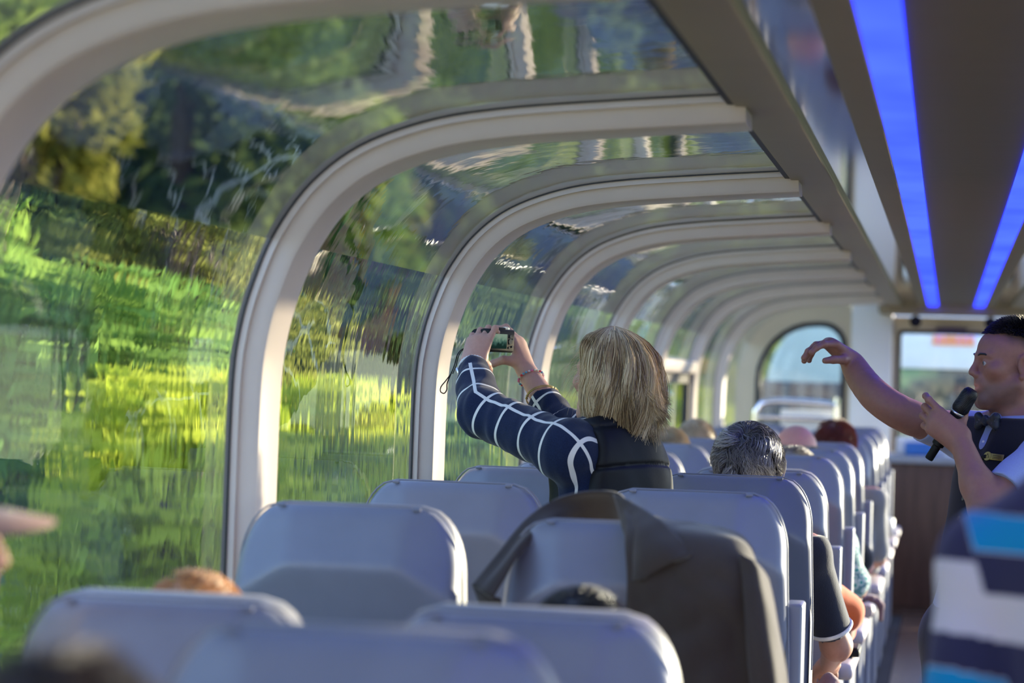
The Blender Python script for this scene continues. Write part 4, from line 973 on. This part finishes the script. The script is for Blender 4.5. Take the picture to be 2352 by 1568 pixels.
# name badge with emblem and two engraved lines, lapel clip beside it
p, n_ = on_body(ve, 2286, 1050, 6.6); Fm = patch_frame(p + n_*.003, n_) @ Matrix.Rotation(radians(-3), 4, 'Z')
mb = MB(); mb.box((-.030, -.009, -.001), (.030, .009, .0015), .0008, Fm); mb.lathe([(0, 0), (.0125, 0), (.0125, .002), (.0, .002)], Fm @ Matrix.Translation((-.023, 0, 0)), 22); o = keep(mb.build('name_badge', M['gold']), root)
mb = MB(); mb.tube([Fm @ Vector((-.029, -.004, .0024)), Fm @ Vector((-.023, .007, .0024)), Fm @ Vector((-.017, -.004, .0024)), Fm @ Vector((-.029, -.004, .0024))], .0008, 5)
for a, b, c in ((.004, -.006, .022), (-.001, -.006, .024), (-.005, -.006, .018)): mb.box((b, a-.0008, .0014), (c, a+.0008, .002), 0, Fm)
q = mb.build('engraving', plain('dark_bronze', (.16, .10, .03), .4)); q.parent = o; q.matrix_parent_inverse = o.matrix_world.inverted() if False else Matrix.Identity(4)
p, n_ = on_body(ve, 2258, 1052, 6.6); mb = MB(); mb.box((-.016, -.006, -.002), (.016, .006, .007), .003, patch_frame(p, n_) @ Matrix.Rotation(radians(18), 4, 'Z')); keep(mb.build('lapel_clip', M['black']), root)
tr = Vol(); 
for h_ in hips:
    kn = h_*np.array([1, 1, 0]) + v3(0, 0, .50); tr.rc(h_, kn, .105, .078, .05).rc(kn, ground(h_) + v3(0, 0, .06), .076, .066, .03)
tr.el(TL(0, .01, -.58), (.185, .14, .13), TF, .05); keep(body('trousers', tr, .010, M['trouser']), root)
sh = Vol()
for h_ in hips: g_ = ground(h_); sh.rc(g_ + v3(.03, .03, .045), g_ + v3(-.13, -.10, .035), .045, .036, .02)
sh.plane((0, 0, .005), (0, 0, -1)); keep(body('shoes', sh, .009, M['shoe']), root)
M['darkhair'] = hair_mat('near_black_hair', [(0, (.008, .006, .006)), (1, (.035, .024, .02))], .45)
keep(short_hair('hair', HL, 4200, .020, M['darkhair'], None, lambda p: (p[:, 2] > .076 - .25*np.clip(p[:, 1], -.03, .08) + .18*np.clip(-p[:, 1]-.05, 0, .1)) & (p[:, 1] > -.072), (0, .05, .12), .55, .15, .0, .0011, 6, .035), root)
# brows
mb = MB()
for q in (-1, 1): mb.tube([HL(q*.012, -.0965, .0255), HL(q*.026, -.0950, .0300), HL(q*.040, -.0860, .0290), HL(q*.052, -.0735, .0230)], [.0024, .0032, .0030, .0012], 7)
keep(mb.build('eyebrows', M['darkhair']), root)
# microphone
ma, mb_ = P(2133, 1054, 6.555), P(2219, 918, 6.52); ax = unit(mb_-ma); L_ = np.linalg.norm(mb_-ma)
mic = empty('microphone', ma, 0, 'black handheld microphone in the left fist of the steward', 'microphone'); Mm = Vector(ax).to_track_quat('Z', 'Y').to_matrix().to_4x4()
mb = MB(); mb.lathe([(0, 0), (.0105, 0), (.0115, .003), (.0115, .042), (.0165, .046), (.0172, .06), (.0175, L_-.055), (.0195, L_-.045), (.0195, L_-.034), (0, L_-.034)], Mm, 26); mb.build('handle', M['black'], mic)
mb = MB(); mb.lathe([(0, L_-.036), (.0215, L_-.034), (.0235, L_-.028), (.0235, L_-.014), (.0228, L_-.012), (.0225, L_+.012), (.0205, L_+.024), (.0145, L_+.032), (0, L_+.034)], Mm, 26); t = NT('mic_grille'); ck = t.n('TexChecker'); ck.inputs['Scale'].default_value = 420; t.l(t.coord(), ck.inputs['Vector']); mb.build('grille', t.bsdf(t.mix(ck.outputs[1], (.006, .006, .007), (.03, .03, .034)), .45, metal=.6), mic)
mb = MB(); mb.lathe([(.0198, L_-.044), (.0204, L_-.043), (.0204, L_-.039), (.0198, L_-.038)], Mm, 26); mb.build('ring', M['metal'], mic)
# ------------------------------------------------------------------ the other passengers
def stripe_person():
    Y = 3.08
    root = empty('person', P(2560, 1500, Y)*np.array([1, 1, 0]), 0, 'passenger in a navy, white and cyan striped long-sleeved top standing in the aisle', 'person')
    lS = P(2278, 1290, Y); lE = P(2216, 1640, Y-.03); lW = lE + v3(.10, .19, -.05)
    TF = frame((.30, .95, 0)); TL = Loc(lS + (frame((.30, .95, 0)) @ v3(-.0, 0, 0)) + v3(.185, -.05, .085), TF); HL = Loc(TL(0, -.03, .20), frame((.1, .98, -.05)))
    rS = TL(.18, 0, -.05) if TF[0, 0] > 0 else TL(-.18, 0, -.05); rS = TL.c + (TL.c - lS)*np.array([1, 1, -1]) ; rS[2] = lS[2]; rE = rS + v3(.08, .03, -.27); rW = rE + v3(-.06, .2, -.03)
    hips = [TL(q*.09, 0, -.58) for q in (1, -1)]
    def torso(vol, g):
        vol.el(TL(0, .0, -.14), (.170+g, .112+g, .23+g), TF, .05); vol.el(TL(0, .0, -.36), (.155+g, .112+g, .2+g), TF, .05); vol.el(TL(0, .01, -.54), (.17+g, .125+g, .15+g), TF, .05)
        for q in (lS, rS): vol.rc(TL(0, .01, .0), q, .056+g, .052+g, .06)
    sk = Vol(); torso(sk, 0); head_vol(HL, sk, TL(0, .0, .0))
    for a, b, c in ((lS, lE, lW), (rS, rE, rW)): sk.rc(a, b, .046, .04, .03).rc(b, c, .04, .028, .03); hand_vol(sk, c, c-b, (-.2, .1, -1), (1, 0, 0) if a is lS else (-1, 0, 0), ((20, 25, 20),)*4, ((.6, .4, .6), (.8, .4, .3), (.8, .5, .2)))
    for h_ in hips:
        kn = h_*np.array([1, 1, 0]) + v3(0, 0, .47); sk.rc(h_, kn, .085, .058, .04).rc(kn, ground(h_) + v3(0, 0, .09), .056, .042, .03)
    keep(body('body', sk, .006, M['skin'], None, {'col': head_col(HL, (.50, .27, .20))}), root); eyes(HL, root)
    to = Vol(); torso(to, .014); to.rc(lS, lE, .058, .056, .025).rc(lE, lW, .054, .042, .02).rc(rS, rE, .058, .054, .025).rc(rE, rW, .054, .042, .02); to.plane(TL(0, 0, -.52), (0, 0, -1)); to.plane(TL(0, 0, .06), (0, 0, 1))
    zt = [P(2310, y, Y-.08)[2] for y in (1182, 1268, 1368, 1475)]; L1 = np.linalg.norm(lE-lS); px = 5553/Y
    def along(V):
        d = [];
        for S, E_ in ((lS, lE), (rS, rE)):
            ab = E_-S; t_ = np.clip(((V-S) @ ab)/(ab @ ab), -.1, 2); d.append((np.linalg.norm(V - S - t_[:, None]*ab, axis=1), t_*np.linalg.norm(ab)))
        sl = np.minimum(d[0][0], d[1][0]); ta = np.where(d[0][0] < d[1][0], d[0][1], d[1][1])
        q = TL.inv(V); s0, s1 = P(2216, 1185, Y), P(2292, 1480, Y); xs_ = s0[0] + (V[:, 2]-s0[2])/(s1[2]-s0[2])*(s1[0]-s0[0]); tor = (V[:, 0] > xs_) & (V[:, 0] < 2*TL.c[0] - xs_)
        # torso stripes by height: navy 0, white 1, cyan 2
        z = V[:, 2]; st = np.zeros(len(V)); per = zt[0]-zt[3]
        def code(u, edges, cols):
            o = np.zeros(len(u))
            for (a, b), c in zip(edges, cols): o = np.where((u >= a) & (u < b), c, o)
            return o
        a = code(z, [(zt[1], zt[0]), (zt[3], zt[2]), (zt[3]-.11, zt[3]-.058), (zt[3]-.23, zt[3]-.17)], (2, 1, 2, 1))
        b = code(ta, [((1310-1290)/px, (1468-1290)/px), ((1548-1290)/px, (1548-1290)/px+.06), (.29, .36)], (1, 2, 1))
        return np.where(tor, a, b)
    t = NT('striped_jersey'); at = t.attr('stripe'); w1 = t.math('LESS_THAN', t.math('ABSOLUTE', t.math('SUBTRACT', at, 1)), .5); w2 = t.math('GREATER_THAN', at, 1.5)
    col = t.mix(w2, t.mix(w1, (.025, .025, .065), (.55, .52, .56)), (.0, .235, .46)); m = t.bsdf(col, .85, spec=.2, sheen=.2, bump=t.bump(t.noise(500, 2, t.coord()), .2, .002))
    keep(body('striped_top', to, .0032, m, None, {'stripe': along}, wrinkles(.004, 24, 21)), root)
    tr = Vol()
    for h_ in hips:
        kn = h_*np.array([1, 1, 0]) + v3(0, 0, .47); tr.rc(h_, kn, .105, .076, .05).rc(kn, ground(h_) + v3(0, 0, .06), .074, .066, .03)
    tr.el(TL(0, .01, -.55), (.185, .14, .13), TF, .05); keep(body('trousers', tr, .010, M['trouser']), root)
    sh = Vol()
    for h_ in hips: g_ = ground(h_); sh.rc(g_ + v3(0, -.04, .045), g_ + v3(.03, .13, .035), .045, .036, .02)
    sh.plane((0, 0, .005), (0, 0, -1)); keep(body('shoes', sh, .009, M['shoe']), root)
    keep(short_hair('hair', HL, 2500, .05, M['brownhair'], None, lambda p: (p[:, 2] > .03 - .6*np.clip(p[:, 1], -.1, .09)), lift=.25, width=.0012, seg=7, offs=.03), root)
M['brownhair'] = hair_mat('brown_hair', [(0, (.014, .008, .006)), (1, (.055, .028, .019))], .5)
M['greyhair'] = hair_mat('grey_hair', [(0, (.05, .045, .048)), (.45, (.12, .11, .115)), (.8, (.30, .285, .29)), (1, (.58, .56, .56))], .40)
M['blackhair'] = hair_mat('black_hair', [(0, (.006, .005, .006)), (1, (.03, .025, .027))], .4)
M['redhair'] = hair_mat('dark_red_hair', [(0, (.07, .010, .006)), (1, (.24, .045, .02))], .4)
M['gingerhair'] = hair_mat('ginger_hair', [(0, (.35, .13, .035)), (1, (.80, .42, .16))], .35)
M['fairhair'] = hair_mat('fair_hair', [(0, (.26, .18, .10)), (1, (.70, .56, .36))], .36)
M['greyblond'] = hair_mat('grey_blond_hair', [(0, (.16, .12, .085)), (1, (.46, .38, .29))], .36)
ALL = lambda p: (p[:, 2] > .03 - .8*np.clip(p[:, 1], -.055, .09)) 
RING = lambda p: (p[:, 2] > -.06) & (p[:, 2] < .045) & (p[:, 1] > .01)
def seated(X, row, ztop, label, shirt, skin=(.50, .27, .20), hair=None, region=ALL, hlen=.05, trim=None, turn=0, out=True, dy=.27, hs=1.0, n=2600, curl=.3, lift=.3, extra=None, seatx=None, offs=.035, hw=.0011, cl=90, outx=.105):
    Ys = (ROWY[row] if row in ROWY else row) + dy
    if row in REC: Ys -= .5*sin(radians(REC[row]))
    c = v3(X, Ys, ztop - .128*hs); root = empty('person', (X, Ys, 0), 0, label, 'person'); HL = Loc(c, frame((sin(turn), cos(turn), -.04)), hs)
    sx = X if seatx is None else seatx; zs = min(1.06, c[2]-.20); lean = c - v3(0, .02, .22); sp = v3(sx, Ys - .01, .60)
    TF = np.stack([v3(-1, 0, 0), v3(0, -1, 0), v3(0, 0, 1)], 1); nk = c - v3(0, .015*0, .20)
    S = [nk + v3(q*.175, -.01, -.020) for q in (1, -1)]                          # right (aisle) first
    E_ = [v3(S[0][0] + (outx if out else .02), Ys + .12, .79 if out else .76), v3(S[1][0] - .01, Ys + .10, .77)]
    Wr = [v3(E_[0][0] - .03, Ys + .34, .71 if out else .70), v3(sx - .08, Ys + .33, .68)]
    def torso(vol, g):
        vol.el((nk+v3(0, 0, -.20)), (.165+g, .11+g, .21+g), None, .05); vol.el((sp + nk)*.5 + v3(0, 0, -.06), (.15+g, .11+g, .19+g), None, .05); vol.el(sp + v3(0, .02, 0), (.17+g, .125+g, .12+g), None, .05)
        for q in S: vol.rc(nk + v3(0, 0, -.015), q, .055+g, .053+g, .05)
    sk = Vol(); torso(sk, 0); head_vol(HL, sk, nk + v3(0, -.005, 0)); legs = []
    for i in (0, 1): sk.rc(S[i], E_[i], .048, .042, .03).rc(E_[i], Wr[i], .041, .028, .03); hand_vol(sk, Wr[i], Wr[i]-E_[i], (0, 0, -1), (-1, 0, 0) if i == 0 else (1, 0, 0), ((15, 25, 20),)*4, ((.6, .3, .6), (.85, .3, .3), (.85, .4, .2)), .98)
    for q in (1, -1):
        a = sp + v3(q*.09, .06, -.03); kn = v3(sx + q*.10, Ys + .46, .54); an = v3(sx + q*.09, Ys + .44, .08); legs.append((a, kn, an)); sk.rc(a, kn, .08, .058, .03).rc(kn, an, .055, .04, .03)
    keep(body('body', sk, .006, M['skin'], None, {'col': head_col(HL, skin, blush=.3)}), root); eyes(HL, root)
    to = Vol(); torso(to, .013)
    for i in (0, 1): to.rc(S[i], E_[i]*.85 + S[i]*.15, .062, .060, .03); to.cuff(E_[i]*.82 + S[i]*.18, E_[i]-S[i]) if i == 0 and trim else (to.rc(E_[i]*.85 + S[i]*.15, Wr[i]*.9 + E_[i]*.1, .058, .042, .03))
    to.plane(nk + v3(0, 0, .03), (0, 0, 1), .004); keep(body('top', to, .007, shirt, None, None, wrinkles(.004, 26, 5)), root)
    if trim:
        hm = Vol(); d = unit(E_[0]-S[0]); q = E_[0]*.81 + S[0]*.19
        rp = ring_pts(q, d, .0605, 24); mb = MB(); mb.tube(rp + rp[:1], .006, 8, False); keep(mb.build('sleeve_hem', M['white']), root)
    tr = Vol()
    for a, kn, an in legs: tr.rc(a, kn, .095, .074, .04).rc(kn, an, .072, .06, .03)
    tr.el(sp + v3(0, .03, -.01), (.18, .13, .11), None, .04); keep(body('trousers', tr, .010, M['trouser']), root)
    sh = Vol()
    for a, kn, an in legs: sh.rc(an + v3(0, -.03, -.035), an + v3(0, .13, -.045), .043, .035, .02)
    sh.plane((0, 0, .005), (0, 0, -1)); keep(body('shoes', sh, .010, M['shoe']), root)
    if hair: keep(short_hair('hair', HL, n, hlen, hair, None, region, lift=lift, curl=curl, width=hw, seg=9, offs=offs, cl=cl), root)
    return root, HL
M['navyknit'] = fabric('navy_cotton', (.010, .014, .035)); M['orangeknit'] = fabric('orange_cotton', (.58, .10, .018)); M['blackknit'] = fabric('black_cotton', (.010, .010, .013)); M['greyknit'] = fabric('grey_cotton', (.20, .20, .22)); M['creamknit'] = fabric('cream_cotton', (.55, .50, .42)); M['mauveknit'] = fabric('mauve_cotton', (.20, .10, .115))
t = NT('teal_print'); vo = t.n('TexVoronoi'); vo.inputs['Scale'].default_value = 38; t.l(t.coord(), vo.inputs['Vector']); M['tealprint'] = t.bsdf(t.ramp(vo.outputs['Distance'], [(0, (.05, .28, .26)), (.3, (.55, .60, .58)), (.5, (.10, .22, .24))], 'CONSTANT'), .8)
stripe_person()
seated(XA + .03, 4, 1.415, 'grey-haired passenger in a navy top with white sleeve hem, elbow out in the aisle', M['navyknit'], hair=M['greyhair'], hlen=.085, n=6000, curl=.8, lift=.22, offs=.17, hw=.0010, cl=60, trim=True, outx=.085)
seated(-.58, 5, 1.235, 'passenger hidden behind a seat back, orange sleeve showing beside the aisle', M['orangeknit'], hair=M['brownhair'])
seated(-.56, 6, 1.305, 'passenger with grey blond hair just above the seventh aisle seat, teal sleeve', M['tealprint'], hair=M['greyblond'], hlen=.10, curl=.6, offs=.05, outx=.06)
seated(-.615, 7, 1.385, 'bald passenger with a pink scalp and black sleeve in an aisle seat', M['blackknit'], skin=(.60, .27, .22), hair=M['greyblond'], region=RING, hlen=.012, n=700, lift=.2, trim=None, hs=1.14)
seated(-.50, 8, 1.385, 'passenger with short dark red hair in an aisle seat far down the carriage', M['greyknit'], hair=M['redhair'], hlen=.05, out=False, hs=1.05)
seated(-1.14, 8, 1.375, 'passenger with cropped sandy hair catching the light in a window seat', M['creamknit'], skin=(.56, .33, .24), hair=M['fairhair'], hlen=.012, n=1800, out=False, hs=1.12)
seated(-1.15, 7, 1.345, 'fair-haired passenger half hidden behind the blonde hair of the woman with the camera', M['greyknit'], hair=M['fairhair'], hlen=.06, out=False)
seated(-.562, 1, 1.210, 'passenger whose black hair shows over the seat below the draped jacket', M['greyknit'], hair=M['blackhair'], hlen=.05, curl=.6, dy=.24)
seated(-1.195, 1, 1.205, 'passenger whose ginger hair shows above the window seat at lower left', M['creamknit'], hair=M['gingerhair'], hlen=.06, curl=.7, lift=.5, out=False, dy=.20, seatx=-1.165)
make_seat((XA - .03, 1.42, 0), 0, 0, 'grey aisle seat nearest the camera, under the blurred dark brown hair', 'grey aisle seats', False)
seated(-.63, 1.42, 1.335, 'passenger with dark brown hair, very blurred at the bottom left corner', M['greyknit'], hair=M['brownhair'], hlen=.05, offs=.04)
make_seat((XWN - .02, 2.42, 0), 0, radians(21), 'reclined grey window seat under the passenger with the cap', 'grey window seats', True)
r_, HL = seated(-1.215, 2.42, 1.46, 'passenger in a brown cap leaning in at the left edge of the photo', M['mauveknit'], skin=(.55, .30, .22), turn=radians(78), out=False, dy=.30, seatx=-1.165)
cp = Vol(); cp.el(HL(0, .02, .055), (.088, .108, .085), HL.R, .01); cp.plane(HL(0, 0, .045), HL.R @ v3(0, -.12, -1), .004); keep(body('cap', cp, .004, fabric('brown_cap', (.22, .13, .11))), r_)
V = []; F = []
for i in range(13):
    a = radians(-62 + 124*i/12)
    for r0, dz in ((.0, 0), (1, -.012)):
        rr = .088 + r0*.085*cos(a*.9); V.append(HL(sin(a)*(.088 + .01*r0), .02 - cos(a)*.105 - r0*.085*cos(a), .042 + dz - .02*abs(sin(a))*r0)); 
for i in range(12): F.append((2*i, 2*i+2, 2*i+3, 2*i+1))
o = raw('visor', V, F, fabric('brown_visor', (.30, .18, .15)), None); md = o.modifiers.new('thick', 'SOLIDIFY'); md.thickness = .006; keep(o, r_)

# ------------------------------------------------------------------ jacket over the third aisle seat
def patch(name, rows, mat, parent, nu=28, nv=22, amp=.004, seed=1, thick=.005):
    "rows of points, each smoothed along and then across"
    R_ = []
    for r in rows:
        b = bez([Vector(p) for p in r], 12); L = np.cumsum([0] + [(b[i+1]-b[i]).length for i in range(len(b)-1)]); u = np.linspace(0, L[-1], nu); R_.append(np.stack([np.interp(u, L, [p[k] for p in b]) for k in range(3)], 1))
    R_ = np.array(R_); cols = []
    for i in range(nu):
        b = bez([Vector(p) for p in R_[:, i]], 10); L = np.cumsum([0] + [(b[k+1]-b[k]).length for k in range(len(b)-1)]); u = np.linspace(0, L[-1], nv); cols.append(np.stack([np.interp(u, L, [p[k] for p in b]) for k in range(3)], 1))
    G = np.array(cols); w = wrinkles(amp, 34, seed); V = G.reshape(-1, 3); d = w(V*np.array([1.0, 1, .45])); V = V + np.c_[d*.3, -np.abs(d), d*.2]
    F = [(i*nv+j, (i+1)*nv+j, (i+1)*nv+j+1, i*nv+j+1) for i in range(nu-1) for j in range(nv-1)]
    o = raw(name, V, F, mat, None); md = o.modifiers.new('cloth', 'SOLIDIFY'); md.thickness = thick; md.offset = 0; keep(o, parent); return o
M['jacket'] = fabric('dark_olive_brown_cloth', (.050, .039, .032), 300, .9, .12, .25, .25)
jk = empty('jacket', (XA, 4.66, 0), 0, 'dark olive brown jacket draped over the back of a grey aisle seat', 'jacket')
q = lambda L_: [P(*p) for p in L_]
patch('back_panel', [q([(1432, 1146, 4.74), (1515, 1190, 4.70), (1610, 1203, 4.67), (1690, 1224, 4.67), (1726, 1258, 4.72)]),
    q([(1440, 1215, 4.61), (1520, 1228, 4.57), (1620, 1238, 4.565), (1708, 1260, 4.58), (1742, 1300, 4.66)]),
    q([(1446, 1330, 4.56), (1530, 1335, 4.54), (1630, 1345, 4.53), (1738, 1370, 4.55), (1768, 1395, 4.67)]),
    q([(1438, 1450, 4.585), (1530, 1460, 4.56), (1640, 1470, 4.55), (1765, 1490, 4.57), (1790, 1500, 4.66)]),
    q([(1430, 1640, 4.59), (1530, 1650, 4.565), (1650, 1660, 4.55), (1790, 1680, 4.565), (1815, 1690, 4.65)]),
    q([(1430, 1900, 4.60), (1530, 1910, 4.58), (1650, 1920, 4.57), (1800, 1935, 4.58), (1830, 1940, 4.65)])], M['jacket'], jk, 44, 60, .016, 4)
patch('sleeve', [q([(1700, 1268, 4.545), (1735, 1290, 4.54), (1762, 1330, 4.60)]), q([(1708, 1380, 4.52), (1752, 1395, 4.51), (1782, 1420, 4.58)]), q([(1718, 1500, 4.50), (1770, 1520, 4.49), (1802, 1540, 4.57)]), q([(1735, 1700, 4.50), (1785, 1720, 4.49), (1822, 1740, 4.57)]), q([(1745, 1860, 4.50), (1790, 1880, 4.49), (1830, 1890, 4.57)])], M['jacket'], jk, 20, 40, .012, 9, .008)
patch('collar', [q([(1084, 1345, 4.60), (1140, 1275, 4.66), (1205, 1196, 4.74), (1268, 1150, 4.80), (1340, 1130, 4.83), (1412, 1130, 4.83), (1440, 1150, 4.80)]),
    q([(1100, 1352, 4.585), (1155, 1290, 4.64), (1215, 1214, 4.72), (1275, 1165, 4.80), (1342, 1148, 4.85), (1410, 1150, 4.85), (1440, 1172, 4.80)]),
    q([(1112, 1362, 4.565), (1152, 1308, 4.60), (1206, 1238, 4.66), (1276, 1190, 4.78), (1345, 1176, 4.86), (1412, 1182, 4.86), (1444, 1205, 4.79)]),
    q([(1132, 1374, 4.56), (1160, 1328, 4.59), (1200, 1266, 4.645), (1276, 1214, 4.80), (1348, 1200, 4.87), (1414, 1206, 4.86), (1448, 1230, 4.79)])], M['jacket'], jk, 48, 12, .002, 6)
patch('lapel', [q([(1408, 1134, 4.74), (1460, 1158, 4.68), (1520, 1200, 4.60), (1592, 1272, 4.535)]), q([(1424, 1185, 4.70), (1462, 1212, 4.60), (1510, 1250, 4.54), (1562, 1286, 4.52)]), q([(1440, 1250, 4.62), (1464, 1272, 4.545), (1495, 1292, 4.525), (1525, 1300, 4.525)]), q([(1446, 1330, 4.58), (1456, 1332, 4.545), (1468, 1332, 4.535), (1480, 1328, 4.53)])], M['jacket'], jk, 26, 22, .008, 11)
patch('front_panel', [q([(1086, 1345, 4.60), (1100, 1385, 4.60), (1110, 1460, 4.61), (1112, 1600, 4.62), (1112, 1800, 4.63)]), q([(1118, 1364, 4.575), (1130, 1410, 4.585), (1140, 1480, 4.595), (1144, 1620, 4.61), (1146, 1800, 4.62)]), q([(1150, 1374, 4.575), (1160, 1420, 4.59), (1168, 1490, 4.60), (1172, 1630, 4.62), (1174, 1800, 4.63)])], M['jacket'], jk, 26, 10, .004, 13)

# ------------------------------------------------------------------ small things along the aisle
def put(name, mb, m, label, cat, **k): return tag(mb.build(name, m), label, cat, **k)
mb = MB(); mb.box((-.335, 8.02, .656), (-.262, 8.19, .682), .008); mb.box((-.327, 8.03, .682), (-.268, 8.18, .687), .004); put('wallet', mb, M['black'], 'black zip wallet lying on an aisle armrest beside the orange sleeve', 'wallet')
cl = Vol()
for i in range(14):
    a = i/13*pi; p = v3(-.30 + .052*cos(a), 9.95 + .015*sin(i*2.1), .655 + .030*sin(a)); 
    if i: cl.rc(pp, p, .013 + .003*sin(i*1.7), .013 + .003*sin(i*1.7+1), .01)
    pp = p
cl.rc((-.245, 9.95, .66), (-.243, 9.955, .60), .013, .010, .01); tag(body('scarf', cl, .004, M['mauveknit'], None, None, wrinkles(.003, 60, 2)), 'rolled mauve scarf looped over an aisle armrest', 'scarf')
mb = MB(); V, F = grid_mesh(lambda u, v: (-.345 + u*.055, 14.45 + .03*sin(u*4 + v*3), .656 + v*.13 - .02*u*v), np.linspace(0, 1, 8), np.linspace(0, 1, 8)); o = raw('napkin', V, F, M['white']); md = o.modifiers.new('paper', 'SOLIDIFY'); md.thickness = .004; tag(o, 'white folded paper napkin standing on a far aisle armrest', 'napkin')
mv = Vol(); mv.el((-.310, 6.92, .67), (.032, .09, .06), None, .03).el((-.300, 6.86, .58), (.032, .08, .13), None, .03).el((-.305, 6.98, .56), (.030, .08, .10), None, .03); tag(body('jacket', mv, .006, M['mauveknit'], None, None, wrinkles(.012, 40, 17)), 'crumpled mauve jacket hanging by the armrest below the navy sleeve', 'jacket')
# galley counter at the end of the aisle
ct = empty('galley_counter', (0, 16.9, 0), 0, 'dark wood galley counter with grey top at the end of the aisle', 'counter')
t = NT('dark_walnut'); nz = t.noise(5, 5, t.coord((9, 9, .6))); M['wood'] = t.bsdf(t.ramp(nz, [(.3, (.060, .028, .018)), (.7, (.125, .062, .040))]), .4)
mb = MB(); mb.box((-.375, -.3, .06), (.62, .35, 1.03), .006); mb.box((-.375, -.28, 0), (.62, .35, .07)); mb.build('cabinet', M['wood'], ct)
mb = MB(); mb.box((-.40, -.34, 1.03), (.64, .37, 1.085), .01); mb.build('worktop', plain('grey_stone_top', (.34, .36, .40), .3, var=.08), ct)
mb = MB(); mb.box((-.44, -.30, .97), (-.33, -.14, .995), .008); mb.build('side_shelf', M['metal'], ct)
mb = MB(); mb.box((-.34, 16.80, 1.086), (.00, 17.0, 1.20), .01); put('box', mb, plain('white_carton', (.70, .72, .76), .5), 'white carton on the galley counter behind the outstretched arm', 'box')
mb = MB(); mb.box((-.28, 16.66, 1.086), (-.08, 16.78, 1.17), .012); put('box', mb, plain('blue_carton', (.03, .16, .50), .45), 'small blue carton on the galley counter in front of the white one', 'box')
# chrome rail by the stair
rl = empty('stair_rail', (-1.02, 16.5, 0), 0, 'chrome stair railing in front of the rounded end window', 'railing')
mb = MB(); mb.tube(bez([(-.27, 0, .02), (-.27, 0, 1.22), (-.25, 0, 1.36), (-.18, 0, 1.415), (.05, 0, 1.42), (.26, 0, 1.40), (.28, 0, 1.34), (.28, 0, .02)], 8), .024, 14); mb.build('handrail', M['chrome'], rl)
mb = MB()
for z_ in (1.31, 1.10, .85): mb.tube([(-.265, 0, z_), (.278, 0, z_)], .016, 10)
mb.build('crossbars', M['chrome'], rl)
mb = MB(); mb.box((-.10, .05, .9), (.26, .09, 1.37), .01); mb.build('panel', M['pillar'], rl)
